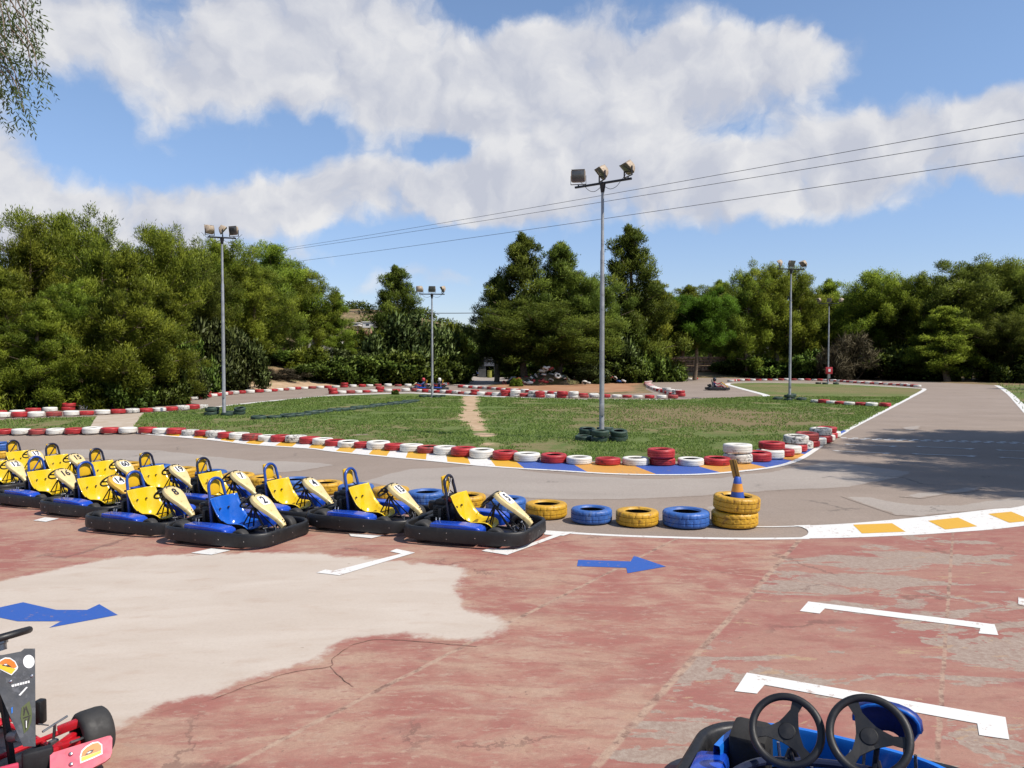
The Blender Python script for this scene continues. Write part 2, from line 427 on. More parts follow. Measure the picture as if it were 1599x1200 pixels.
M['dirt_b'] = blend_mat('dirt_in_scrub', soil_fn, dirt_fn, .95, .2, .9, 1.0, .5, 10, .03)
def paint(name, col, wear, under):
    wear += .055
    return ground_mat(name, lambda b, c: b.mix(b.ramp(b.noise(c, 30, 3, .7), .35, .8, 0, .18),
        b.mix(b.ramp(b.m('ADD', b.noise(c, 11, 9, .74), b.m('MULTIPLY', b.noise(c, 1.3, 3), .25)), .79 - wear, .83 - wear, 0, .75), col, under), tuple(x * .6 for x in col)), .6, .12, 70, .003)
M['white_line'] = paint('white_road_paint', (.80, .79, .76), .02, (.42, .30, .24))
M['white_worn'] = paint('worn_white_paint', (.62, .61, .59), .07, (.30, .26, .22))
M['yellow_line'] = paint('yellow_road_paint', (.74, .42, .045), .01, (.50, .30, .10))
M['orange_kerb'] = paint('orange_kerb_paint', (.66, .33, .07), .04, (.36, .25, .17))
M['blue_kerb'] = paint('blue_kerb_paint', (.055, .115, .42), .03, (.16, .16, .20))
M['blue_arrow'] = paint('blue_arrow_paint', (.036, .115, .44), .0, (.3, .2, .2))

# ------------------------------------------------------------------ ground sheets
def lines_for(lo, hi):
    out = []; x = -200.0
    L = [i * 2.0 for i in range(-50, 76)]
    return [v for v in L if lo < v < hi]
def drape(name, poly, off, m, kind='structure', parent=None):
    bm = bmesh.new()
    pv = [Vector((p[0], p[1])) for p in poly]
    cv, _, cf, _, _, _ = delaunay_2d_cdt(pv, [(i, (i + 1) % len(pv)) for i in range(len(pv))], [], 1, 1e-5)
    vs = [bm.verts.new((p[0], p[1], 0)) for p in cv]
    for f in cf:
        try: bm.faces.new([vs[i] for i in f])
        except ValueError: pass
    xs = [p[0] for p in poly]; ys = [p[1] for p in poly]
    for axis, lo, hi in ((0, min(xs), max(xs)), (1, min(ys), max(ys))):
        for v in lines_for(lo, hi):
            n = [0, 0, 0]; n[axis] = 1; co = [0, 0, 0]; co[axis] = v
            bmesh.ops.bisect_plane(bm, geom=bm.verts[:] + bm.edges[:] + bm.faces[:], plane_co=co, plane_no=n)
    for v in bm.verts: v.co.z = zq(v.co.x, v.co.y) + off
    bmesh.ops.recalc_face_normals(bm, faces=bm.faces[:])
    me = bpy.data.meshes.new(name); 
    if bm.faces and sum(f.normal.z for f in bm.faces) < 0: bmesh.ops.reverse_faces(bm, faces=bm.faces[:])
    bm.to_mesh(me); bm.free(); me.materials.append(m)
    o = link(name, me, parent)
    if kind: o['kind'] = kind
    return o
def drape_f(name, poly, off, m, width=.25, kind='structure'):
    """draped sheet carrying an 'edge' value: 0 on its outline, 1 from 'width' inwards"""
    n = len(poly); ar = sum(poly[i].x * poly[(i + 1) % n].y - poly[(i + 1) % n].x * poly[i].y for i in range(n)); sg = 1 if ar > 0 else -1
    ins = []
    for i in range(n):
        t = (poly[(i + 1) % n] - poly[i - 1]); t = t.normalized() if t.length > 1e-6 else Vector((1, 0)); ins.append(poly[i] + Vector((-t.y, t.x)) * width * sg)
    bm = bmesh.new(); pv = [Vector((p[0], p[1])) for p in poly]
    from mathutils.geometry import intersect_point_line
    def dist(p):
        d = 1e9
        for i in range(n):
            a, b2 = pv[i], pv[(i + 1) % n]; ab = b2 - a; t = max(0, min(1, (p - a).dot(ab) / max(1e-9, ab.length_squared))); d = min(d, (p - a - ab * t).length)
        return d
    good = [p for p in ins if dist(p) > width * .8]
    cv, _, cf, _, _, _ = delaunay_2d_cdt(pv + good, [(i, (i + 1) % n) for i in range(n)], [], 1, 1e-5)
    vs = [bm.verts.new((p[0], p[1], 0)) for p in cv]
    for f in cf:
        try: bm.faces.new([vs[i] for i in f])
        except ValueError: pass
    xs = [p[0] for p in poly]; ys = [p[1] for p in poly]
    for axis, lo, hi in ((0, min(xs), max(xs)), (1, min(ys), max(ys))):
        for v in lines_for(lo, hi):
            nn_ = [0, 0, 0]; nn_[axis] = 1; co = [0, 0, 0]; co[axis] = v
            bmesh.ops.bisect_plane(bm, geom=bm.verts[:] + bm.edges[:] + bm.faces[:], plane_co=co, plane_no=nn_)
    vals = [min(1.0, dist(v.co.xy) / width) for v in bm.verts]
    for v in bm.verts: v.co.z = zq(v.co.x, v.co.y) + off
    bmesh.ops.recalc_face_normals(bm, faces=bm.faces[:])
    if sum(f.normal.z for f in bm.faces) < 0: bmesh.ops.reverse_faces(bm, faces=bm.faces[:])
    me = bpy.data.meshes.new(name); bm.to_mesh(me); bm.free(); me.materials.append(m)
    at_ = me.attributes.new('edge', 'FLOAT', 'POINT'); at_.data.foreach_set('value', vals)
    o = link(name, me); o['kind'] = kind
    return o
def dens_line(pts, step=.4):
    out = []
    for a, b2 in zip(pts, pts[1:]):
        n = max(1, int((b2 - a).length / step))
        out += [a.lerp(b2, i / n) for i in range(n)]
    return out + [pts[-1]]
def smooth_line(pts, n=8):
    """Catmull-Rom through the points"""
    out = []; P_ = [pts[0]] + list(pts) + [pts[-1]]
    for i in range(1, len(P_) - 2):
        p0, p1, p2, p3 = P_[i - 1:i + 3]
        for k in range(n):
            t = k / n
            out.append(.5 * ((2 * p1) + (p2 - p0) * t + (2 * p0 - 5 * p1 + 4 * p2 - p3) * t * t + (3 * p1 - p0 - 3 * p2 + p3) * t ** 3))
    return out + [pts[-1]]
def ribbon(name, pts, w, off, m, smooth=True, mb=None):
    pts = smooth_line(pts) if smooth else pts
    pts = dens_line(pts, .5)
    own = mb is None
    mb = mb or MB(); vs = []; fs = []
    for i, p in enumerate(pts):
        t = (pts[min(i + 1, len(pts) - 1)] - pts[max(i - 1, 0)]).normalized(); n = Vector((-t.y, t.x))
        ww = (w[0] + (w[1] - w[0]) * i / (len(pts) - 1)) if isinstance(w, tuple) else w
        for s in (-.5, .5):
            qq = p + n * ww * s; vs.append((qq.x, qq.y, zq(qq.x, qq.y) + off))
    fs = [(2 * i, 2 * i + 1, 2 * i + 3, 2 * i + 2) for i in range(len(pts) - 1)]
    mb.add(vs, fs)
    if own:
        o = mb.obj(name, m, smooth=None); o['kind'] = 'structure'; return o
def jagged(poly, amp, step, seed=0):
    """roughen an outline so that it reads as a broken edge"""
    pts = dens_line(list(poly) + [poly[0]], step)[:-1]
    return [p + Vector((mnoise.noise((p.x * 1.3 + seed, p.y * 1.3, 0)) + .5 * mnoise.noise((p.x * 4.1, p.y * 4.1 + seed, 3)),
                        mnoise.noise((p.x * 1.3, p.y * 1.3 + seed, 7)) + .5 * mnoise.noise((p.x * 4.1 + seed, p.y * 4.1, 11)))) * amp for p in pts]

bm = bmesh.new()
gx = [-1500, -700, -400, -250, -160] + [float(v) for v in range(-100, 152, 2)] + [200, 300, 450, 800, 1500]
gy = [-60, -20] + [float(v) for v in range(-10, 152, 2)] + [170, 190, 220, 250, 280, 310, 340, 370, 400, 440, 500, 700, 1200, 2200]
gx = [v for v in gx if v <= 100 or v > 100]
V2 = [[bm.verts.new((x, y, zg(x, y))) for y in gy] for x in gx]
for i in range(len(gx) - 1):
    for j in range(len(gy) - 1):
        bm.faces.new((V2[i][j], V2[i + 1][j], V2[i + 1][j + 1], V2[i][j + 1]))
me = bpy.data.meshes.new('ground'); bm.to_mesh(me); bm.free(); me.materials.append(M['soil'])
link('ground', me)['kind'] = 'structure'

V = Vector
pit_edge = [V((-34, 33))] + P([(-120, 712), (0, 725), (150, 745), (282, 758), (390, 770), (510, 784), (640, 800), (740, 815), (800, 823), (853, 831), (960, 838.5), (1080, 842.5), (1170, 843.5), (1320, 842), (1413, 838), (1493, 833), (1599, 823)]) + [V((11, 12.6)), V((17, 16.5)), V((24, 22))]
asphalt = pit_edge + [V((25.5, 30))] + P([(1599, 641), (1576, 616), (1562, 606), (1556, 602)]) + P([(1440, 596.5), (1320, 593.5), (1200, 591), (1094, 591), (1034, 593), (1018, 595), (1010, 601), (1008, 608), (1020, 614), (960, 617), (900, 617), (824, 612), (753, 607), (721, 605), (705, 599), (645, 603.5), (562, 604.5), (474, 607.5), (417, 612), (329, 619.5), (281, 626), (197, 634), (104, 640), (0, 646)]) + [V((-30, 35))]
drape('asphalt_track', asphalt, .008, M['asphalt'])
pit = list(reversed(pit_edge)) + [V((-34, -9)), V((24, -9))]
drape('pit_pavement', pit, .012, M['red_floor'])

infield = P([(-200, 684), (3, 679), (155, 675), (247, 674), (350, 681), (470, 690), (613, 698), (732, 708), (820, 714), (900, 720), (1013, 722), (1098, 720), (1166, 716), (1211, 707), (1258, 696), (1303, 680), (1322, 673.5), (1380, 642), (1420, 621), (1439, 609.5), (1436, 607.5), (1382, 603.5), (1295, 599.5), (1200, 598), (1150, 598.5), (1137, 600.5), (1160, 608), (1195, 617), (1160, 621), (1060, 624.5), (1000, 624.5), (900, 624.5), (800, 621.5), (717, 618.5), (640, 615), (560, 617), (520, 619), (480, 622), (400, 630), (330, 638), (279, 643), (212, 647.5), (127, 651.5), (39, 655), (-100, 660)])
drape('grass_infield', infield, .014, M['grass'])
verge = P([(1599, 642), (1577, 616), (1563, 606), (1557, 602)]) + [V((70, 75)), V((70, 25)), V((26.5, 30))]
drape('grass_verge', verge, .012, M['grass'])
drape_f('orange_dirt', jagged(P([(1000, 589), (1060, 586.5), (1150, 585), (1300, 586), (1420, 590), (1430, 595), (1320, 592.8), (1200, 590.4), (1094, 590.4), (1034, 592), (1012, 595), (1003, 603), (1003, 611), (960, 614), (900, 614), (824, 609.5), (757, 604), (775, 599), (850, 596), (930, 592)]), .5, 1.5, 3), .006, M['dirt_b'], 1.2)
drape('sand_strip', jagged(P([(300, 612), (420, 604), (560, 598), (640, 598), (640, 603), (562, 603.8), (474, 606.8), (417, 611), (329, 618.5)]), .4, 1.2, 5), .006, M['path'])
drape('concrete_footpath', P([(138, 674), (206, 673), (226, 645.5), (152, 650)]), .018, M['concrete'])
drape_f('trodden_path', jagged(P([(714, 619), (752, 619), (756, 640), (764, 655), (776, 675), (798, 711), (756, 708), (732, 680), (716, 662), (702, 650), (716, 636)]), .4, .4, 9), .018, M['path_b'], .55)
drape('shed_driveway', P([(700, 599), (724, 606), (757, 604), (790, 596), (800, 588), (725, 583), (722, 592)]), .012, M['new_asphalt'])

cream_poly = P([(-160, 940), (0, 905), (110, 882), (190, 869), (330, 863), (470, 861), (560, 868), (650, 876), (735, 883), (746, 900), (733, 915), (738, 940), (760, 955), (815, 972), (795, 990), (745, 1012), (690, 1006), (600, 999), (565, 1003), (520, 1030), (515, 1042), (440, 1056), (330, 1096), (250, 1115), (180, 1145), (110, 1190), (60, 1260), (-160, 1300)])
drape_f('cement_patch', jagged(cream_poly, .07, .14, 2), .013, M['cream_b'], .32)
drape_f('cement_patch', jagged(P([(520, 1092), (550, 1072), (620, 1070), (650, 1082), (600, 1112), (520, 1134), (470, 1142), (500, 1112)]), .05, .1, 21), .0128, M['cream_b'], .3)
M['crack'] = ground_mat('crack_dirt', lambda b, c: b.mix(b.ramp(b.noise(c, 9, 5, .7), .4, .6), (.13, .08, .06), (.33, .18, .14)), .95)
for cp in ([(330, 1096), (440, 1056), (515, 1042), (519, 1031), (540, 1014), (565, 1003), (600, 999), (690, 1006), (745, 1012)], [(515, 1042), (530, 1058), (552, 1074)]):
    jp = [p + Vector((mnoise.noise((p.x * 9, p.y * 9, 1)), mnoise.noise((p.x * 9, p.y * 9, 5)))) * .02 for p in dens_line(smooth_line(P(cp)), .05)]
    ribbon('floor_crack', jp, .008, .0152, M['crack'], smooth=False)
for i, (pp, amp) in enumerate([
        ([(556, 754), (640, 733), (760, 727), (870, 741), (960, 747), (1050, 748.5), (1120, 746.5), (1200, 738), (1262, 726), (1290, 722), (1340, 727), (1430, 738), (1400, 748), (1330, 762), (1200, 768), (1100, 776), (980, 781), (840, 781), (760, 775), (640, 768)], .12),
        ([(400, 720), (500, 723), (524, 727), (470, 737), (390, 742), (200, 720), (60, 712), (60, 702), (250, 704)], .1),
        ([(1086, 800), (1125, 782), (1194, 774), (1170, 785), (1120, 800)], .04),
        ([(1311, 776), (1360, 777), (1402, 786), (1440, 790), (1493, 790), (1573, 778), (1620, 776), (1640, 792), (1533, 798), (1440, 808), (1400, 806), (1360, 793)], .05),
        ([(1402, 777), (1426, 771), (1467, 769), (1507, 761), (1533, 763), (1520, 769), (1480, 773), (1440, 780)], .03),
        ([(1408, 668), (1440, 664), (1438, 670), (1412, 675)], .08)]):
    drape_f('asphalt_patch', jagged(P(pp), amp, .25, i * 3.1), .010 + .001 * i, M['patch_b'], .16)

# painted kerb under the near row: alternating blocks and a white outer line
def at_len(pts, s):
    for a, b2 in zip(pts, pts[1:]):
        l = (b2 - a).length
        if s <= l: return a.lerp(b2, s / l)
        s -= l
    return pts[-1]
def plen(pts): return sum((b2 - a).length for a, b2 in zip(pts, pts[1:]))
k_out = smooth_line(P([(192, 675.5), (231, 679), (330, 688), (400, 696), (480, 701), (525, 706.5), (650, 718.5), (775, 730), (882, 737), (960, 741.5), (1050, 743), (1116, 740.8), (1200, 732), (1245, 720), (1275, 702), (1291, 691.5), (1322, 674.5)]))
k_in = smooth_line(P([(192, 673), (250, 675), (340, 683), (440, 690), (500, 694), (560, 699), (660, 707), (780, 717), (882, 723), (960, 726), (1050, 727), (1116, 726), (1180, 718), (1222, 706), (1250, 697), (1290, 685.5), (1318, 673.5)]))
NK = 46
Lo, Li = plen(k_out), plen(k_in)
kb = {'w': MB(), 'y': MB(), 'o': MB(), 'b': MB()}
for i in range(NK):
    fx = i / NK
    key = ('w', 'y')[i % 2] if fx < .52 else ('b', 'o')[(i // 2) % 2]
    for s in range(2):
        f0, f1 = (i + s / 2) / NK, (i + (s + 1) / 2) / NK
        qd = [at_len(k_out, Lo * f0), at_len(k_out, Lo * f1), at_len(k_in, Li * f1), at_len(k_in, Li * f0)]
        kb[key].add([(p.x, p.y, zq(p.x, p.y) + z) for p, z in zip(qd, (.015, .015, .04, .04))], [(0, 1, 2, 3)])
for key, mm in (('w', 'white_line'), ('y', 'yellow_line'), ('o', 'orange_kerb'), ('b', 'blue_kerb')):
    kb[key].obj('painted_kerb', M[mm], smooth=None)['kind'] = 'structure'
ribbon('edge_line', k_out, .14, .0185, M['white_line'], smooth=False)
ribbon('edge_line', P([(1318, 675.5), (1345, 661), (1380, 643), (1422, 621), (1443, 609.5), (1440, 607)]), (.16, .30), .0155, M['white_line'])
ribbon('edge_line', P([(1612, 652), (1590, 629), (1577, 616), (1563, 606), (1556, 602.5)]), .35, .0155, M['white_line'])
ribbon('edge_line', P([(306, 640), (335, 636.5), (400, 629), (480, 621.5), (520, 618)]), .35, .0155, M['white_line'])
ribbon('edge_line', P([(520, 618), (580, 616), (640, 614.2), (700, 617), (780, 620), (880, 624), (990, 624.6), (1053, 624.5)]), .7, .0155, M['white_line'])
ribbon('edge_line', P([(1440, 607.2), (1382, 603.8), (1295, 599.8), (1200, 598.2), (1150, 598.6), (1136, 600.6), (1160, 608), (1195, 617.5), (1188, 619.5)]), .45, .0155, M['white_line'])
ribbon('edge_line', P([(1192, 619.6), (1234, 622.5), (1262, 626)]), .18, .0155, M['concrete'])
# pit boundary: thin line past the tyres that widens into the white band with yellow blocks
band_lo = smooth_line(P([(1262, 842.8), (1320, 841.8), (1413, 838), (1493, 833), (1599, 823)]) + [V((11, 12.6)), V((15, 15))])
band_hi = smooth_line(P([(1262, 822.5), (1333, 818.7), (1440, 809), (1547, 797), (1599, 791)]) + [V((10.5, 14.3)), V((14.5, 16.7))])
mb = MB(); n = 60
for i in range(n):
    qd = [at_len(band_lo, plen(band_lo) * i / n), at_len(band_lo, plen(band_lo) * (i + 1) / n), at_len(band_hi, plen(band_hi) * (i + 1) / n), at_len(band_hi, plen(band_hi) * i / n)]
    mb.add([(p.x, p.y, zq(p.x, p.y) + .0155) for p in qd], [(0, 1, 2, 3)])
mb.obj('pit_boundary_line', M['white_line'], smooth=None)['kind'] = 'structure'
ribbon('pit_boundary_line', P([(-120, 713), (0, 726), (150, 747), (282, 761), (390, 773), (510, 787), (640, 803), (740, 818.5), (800, 826), (853, 831.5), (960, 838), (1080, 842), (1170, 843.2), (1262, 842.5)]), .1, .0155, M['white_line'])
ribbon('pit_boundary_line', P([(1100, 821), (1185, 824.2), (1225, 824), (1262, 822.8)]), .05, .0155, M['white_line'])
tipm = G(1262, 833); slot = [G(1242, 823.5), G(1252, 825), G(1260, 829), G(1263, 833), G(1260, 837.5), G(1252, 841), G(1242, 842.2)]
tip = MB(); full = [G(1240, 821.8)] + [G(1264, 822)] + [G(1266, 843)] + [G(1240, 843.6)]
o_poly = [G(1240, 822.6), G(1265, 821.8), G(1265, 843.2), G(1240, 843.4)] + list(reversed(slot))
drape('pit_boundary_line', o_poly, .017, M['white_line'])
for qd in ([(1332, 821.5), (1393, 819.2), (1414, 832.5), (1346, 835.3)], [(1449, 815.3), (1496, 810.3), (1526, 824), (1476, 829)], [(1543, 804.5), (1579, 801), (1613, 815), (1576, 818.5)]):
    drape('yellow_block', P(qd), .018, M['yellow_line'])
# arrows and bay marks on the pavement
drape('blue_arrow', P([(903, 876.5), (985, 879), (990, 870), (1040, 887), (980, 897.5), (978, 889), (901, 886.5)]), .0155, M['blue_arrow'])
drape('blue_arrow', P([(-60, 952), (0, 951), (36, 943), (88, 955), (136, 955), (155, 946), (184, 963), (77, 983), (95, 973), (28, 973), (-60, 955)]), .0155, M['blue_arrow'])
for bi, pp in enumerate(([(1249, 957), (1262, 942), (1553, 978), (1559, 995), (1528, 992), (1531, 984), (1288, 953), (1280, 961)],
           [(1147, 1083), (1166, 1054), (1570, 1124), (1576, 1159), (1529, 1152), (1526, 1134), (1194, 1073), (1182, 1087)],
           [(1590, 935), (1604, 938), (1720, 951), (1722, 962), (1604, 950), (1590, 947)],
           [(494, 897), (508, 892), (521, 894), (626, 866), (609, 862.5), (619, 858.5), (648, 864), (530, 901)],
           [(752, 862), (764, 858), (802, 861), (874, 834), (885, 835), (792, 869)],
           [(850, 837), (850, 832), (898, 833), (880, 839)],
           [(298, 866), (330, 859), (360, 862), (330, 869)],
           [(52, 815), (70, 810), (92, 812), (72, 817)],
           [(545, 836), (600, 838), (580, 843), (548, 840)])):
    drape('bay_mark', P(pp), .0162 + .0006 * bi, M['white_line'])
# starting grid on the straight
mb = MB()
for (x0, y0, x1, y1, w) in [(1321, 695, 1398, 698, .10), (1303, 705, 1388, 709, .10), (1433, 698.5, 1518, 702, .10), (1427, 710, 1521, 713.5, .10), (1558, 704, 1660, 708, .10), (1562, 715.5, 1660, 720, .10)]:
    ribbon('', P([(x0, y0), (x1, y1)]), w, .0155, None, False, mb)
    for (xx, yy, sg) in ((x0, y0, 1), (x1, y1, -1)):
        ribbon('', P([(xx, yy - .6), (xx + 7 * sg, yy + .9)]), .14, .017, None, False, mb)
mb.obj('starting_grid', M['white_worn'], smooth=None)['kind'] = 'structure'
mb = MB()
A_, B_ = G(1312, 684), G(1640, 692.5)
for i in range(34):
    for j in range(2):
        if (i + j) % 2 == 0:
            a = A_.lerp(B_, i / 34); b2 = A_.lerp(B_, (i + 1) / 34); d = (B_ - A_).normalized(); nn = V((-d.y, d.x)) * .28
            qd = [a - nn * j, b2 - nn * j, b2 - nn * (j + 1), a - nn * (j + 1)]
            mb.add([(p.x, p.y, zq(p.x, p.y) + .0155) for p in qd], [(0, 1, 2, 3)])
mb.obj('finish_line', M['white_worn'], smooth=None)['kind'] = 'structure'
# ------------------------------------------------------------------ tyres
rnd = random.Random(11)
M['rubber'] = mat('bare_rubber', (.028, .027, .026), .8, var=.3, scale=5, bump=.2, bscale=60, spec=.3)
M['red_tyre'] = mat('red_painted_tyre', (.44, .028, .032), .5, var=.22, scale=4, dirt=(.10, .02, .02), dirt_amt=.12, bump=.15, bscale=50)
M['red_tyre_faded'] = mat('faded_red_painted_tyre', (.36, .055, .050), .65, var=.25, scale=3, dirt=(.13, .06, .05), dirt_amt=.3, bump=.15, bscale=50)
M['white_tyre'] = mat('white_painted_tyre', (.78, .76, .70), .5, var=.08, scale=4, dirt=(.36, .32, .27), dirt_amt=.12, bump=.15, bscale=50)
M['grey_tyre'] = mat('worn_white_painted_tyre', (.66, .64, .59), .65, var=.15, scale=5, dirt=(.07, .07, .065), dirt_amt=.42, bump=.2, bscale=50)
M['green_tyre'] = mat('dark_green_painted_tyre', (.030, .062, .042), .6, var=.3, scale=5, dirt=(.05, .055, .05), dirt_amt=.3, bump=.2, bscale=50)
M['yellow_tyre'] = mat('yellow_painted_tyre', (.62, .345, .022), .5, var=.14, scale=3, dirt=(.26, .12, .02), dirt_amt=.22, bump=.2, bscale=60)
M['blue_tyre'] = mat('blue_painted_tyre', (.035, .125, .42), .5, var=.2, scale=3, dirt=(.10, .17, .36), dirt_amt=.26, bump=.2, bscale=60)

def tyre_mesh(key, m, Ro=.31, w=.19, n=44, hole=.19, tread=0):
    h = w / 2
    pr = [(hole, -h * .72), (hole + .02, -h * .95), (Ro * .84, -h), (Ro * .935, -h * .93), (Ro * .985, -h * .76)]
    tr = [-.62, -.40, -.36, -.30, -.26, -.02, .02, .26, .30, .36, .40, .62] if tread else [-.6, -.34, -.30, -.24, -.20, .20, .24, .30, .34, .6]
    gro = {2, 3, 8, 9} if tread else {2, 3, 6, 7}
    t0 = len(pr)
    for i, z in enumerate(tr): pr.append((Ro - (.011 if i in gro else 0), z * h))
    t1 = len(pr)
    pr += [(Ro * .985, h * .76), (Ro * .935, h * .93), (Ro * .84, h), (hole + .02, h * .95), (hole, h * .72)]
    o1 = len(pr)
    pr += [(Ro * .90, h * .70), (Ro * .93, 0), (Ro * .90, -h * .70)]
    L = len(pr); vs = []; fs = []; mi = []
    for k in range(n):
        a = 2 * PI * k / n
        for j, (r, z) in enumerate(pr):
            if tread and t0 - 1 <= j <= t1:
                s = (k + (int(abs(z) / h * 8) if tread == 2 else (3 if j > (t0 + t1) / 2 else 0))) % 6
                if s == 0: r -= (.010 if tread == 2 else .008)
            vs.append((r * math.cos(a), r * math.sin(a), z + h))
    for k in range(n):
        k2 = (k + 1) % n
        for j in range(L):
            j2 = (j + 1) % L
            fs.append((k * L + j, k2 * L + j, k2 * L + j2, k * L + j2))
            mi.append(1 if j >= o1 - 1 else 0)
    me = bpy.data.meshes.new(key); me.from_pydata(vs, [], fs)
    me.materials.append(m); me.materials.append(M['rubber'])
    me.polygons.foreach_set('material_index', mi)
    me.polygons.foreach_set('use_smooth', [True] * len(fs)); me.set_sharp_from_angle(angle=R(40 if tread else 50)); me.update()
    return me
def tyre(x, y, col, label, group, name='kerb_tyre', z=0.0, sc=1.0, tilt=0.0, var=0, tread=0, ta=0.0):
    w = (.19, .165, .205)[var % 3]
    key = '%s_tyre_%d_%d' % (col, var % 3, tread)
    me = CACHE.get(key) or CACHE.setdefault(key, tyre_mesh(key, M[col], (.31, .298, .316)[var % 3], w, 120 if tread else 44, .185, tread))
    o = link(name, me, None, (x, y, zg(x, y) + z))
    m = Matrix.Rotation(ta, 3, 'Z') @ Matrix.Rotation(tilt, 3, 'X') @ Matrix.Rotation(rnd.uniform(0, 6.28), 3, 'Z')
    o.rotation_euler = m.to_euler()
    o.scale = (sc, sc, sc)
    return tag(o, label, 'tyre', group)
def walk(pts, pitch):
    pts = smooth_line(pts); out = []; L = plen(pts); n = int(L / pitch)
    return [at_len(pts, i * pitch) for i in range(n + 1)]
CN = {'red_tyre': 'red', 'white_tyre': 'white', 'grey_tyre': 'white', 'red_tyre_faded': 'red'}
def row(pts, pitch, where, group, start=0, doubles=(), jit=.03, sc=1.0, from_left=True, base=.03):
    cnt = {'red': 0, 'white': 0}
    ps = walk(P(pts), pitch); par = 0
    if doubles == 'px':
        doubles = {}
        par = min(range(len(ps)), key=lambda k: abs(799.5 + ps[k].x / ps[k].y * F - 1055)) % 2
        for X, cc in ((1055, 'red_tyre'), (1168, 'white_tyre'), (1212, 'red_tyre'), (1246, 'grey_tyre'), (1262, 'red_tyre_faded'), (1281, 'grey_tyre'), (1296, 'red_tyre')):
            doubles[min(range(len(ps)), key=lambda k: abs(799.5 + ps[k].x / ps[k].y * F - X))] = cc
    for i, p in enumerate(ps):
        red = (i + start + (par if i > 3 else 0)) % 2 == 0
        col = ('red_tyre' if rnd.random() < .8 else 'red_tyre_faded') if red else ('white_tyre' if rnd.random() < .82 else 'grey_tyre')
        c = CN[col]; cnt[c] += 1
        x, y = p.x + rnd.uniform(-jit, jit), p.y + rnd.uniform(-jit, jit)
        var = rnd.randrange(3); s = sc * rnd.uniform(.94, 1.03)
        look = {'grey_tyre': 'scuffed white', 'white_tyre': 'clean white', 'red_tyre': 'bright red', 'red_tyre_faded': 'faded red'}[col]
        tyre(x, y, col, '%s tyre, %s %s from the left in %s' % (look, nth(cnt[c]), c, where), group, z=base, sc=s, var=var, tilt=R(rnd.uniform(-2, 2)))
        if i in doubles:
            v2 = rnd.randrange(3); tcol = doubles[i] if isinstance(doubles, dict) else col
            tyre(x + rnd.uniform(-.05, .05), y + rnd.uniform(-.05, .05), tcol, '%s tyre stacked on the %s %s of %s' % ({'grey_tyre': 'scuffed white', 'white_tyre': 'clean white', 'red_tyre': 'bright red', 'red_tyre_faded': 'faded red'}[tcol], nth(cnt[c]), c, where), group,
                 z=base + s * (.19, .165, .205)[var] + .012, sc=s, var=v2, tilt=R(rnd.uniform(-3, 3)))
    return ps
rowA = row([(6, 679.5), (88, 679), (188, 677.5), (250, 677.5), (320, 682), (380, 687.5), (430, 690.5), (485, 694), (555, 700), (640, 706.5), (732, 714), (786, 719), (859, 724), (937, 727.5), (1013, 728), (1060, 728.5), (1110, 728), (1152, 725), (1196, 719.5), (1228, 711.5), (1252, 702), (1270, 697), (1284, 691), (1300, 682)], .625,
    'the near curved row', 'red and white tyres of the near curved row', 0, 'px')
row([(4, 653), (69, 651.5), (127, 649.5), (171, 647.5), (212, 645.5), (248, 643.5), (279, 641.5), (306, 639.5), (322, 637.5)], .60,
    'the short footpath row', 'red and white tyres of the row by the footpath', 1, (), sc=1.0)
row([(-2, 650), (30, 647.5), (58, 645), (81, 643.5), (126, 640.5), (165, 638), (197, 635), (226, 632), (255, 629.5), (281, 627), (304, 624.5), (329, 620.5), (375, 615.5), (417, 613), (452, 610), (474, 608.5), (530, 606), (562, 605), (592, 604), (645, 604), (680, 603.6), (705, 600)], .86,
    'the row under left pines', 'red and white tyres of the outer row on the left', 0, (4, 18, 38))
row([(520, 616), (535, 615.5), (580, 613.5), (599, 612.5), (642, 612), (665, 613), (702, 615), (736, 617), (778, 619), (826, 620.5), (853, 621.8), (896, 622), (954, 621.5), (1000, 622.5), (1053, 623)], .68,
    'the lawn\'s far edge', 'red and white tyres of the far edge row of the lawn', 0, (0, 6, 20, 24, 25, 27, 28, 30, 31))
row([(721, 606), (753, 608), (787, 610.5), (824, 613.5), (856, 616), (890, 618.5), (930, 619.5)], .75,
    'the row before the shed', 'red and white tyres of the row before the shed', 0, ())
row([(1062, 620), (1052, 618), (1040, 614.5), (1028, 611), (1018, 607), (1012, 603), (1012, 599), (1019, 596), (1034, 594.6), (1060, 593.6), (1094, 592.8)], .92,
    'the hairpin row', 'red and white tyres of the hairpin row', 0, (0, 1, 3, 5))
row([(1140, 597), (1150, 595.6), (1190, 595), (1230, 594.6), (1265, 595), (1295, 596), (1340, 599), (1382, 601.4), (1410, 603.3), (1436, 605.7)], .72,
    'the row under right pines', 'red and white tyres of the back row on the right', 1, ())
row([(1274, 629.5), (1305, 632), (1337, 634), (1372, 635.7), (1390, 635.6)], .60,
    'the right lamp post row', 'red and white tyres beside the right lamp post', 1, (), sc=.92)
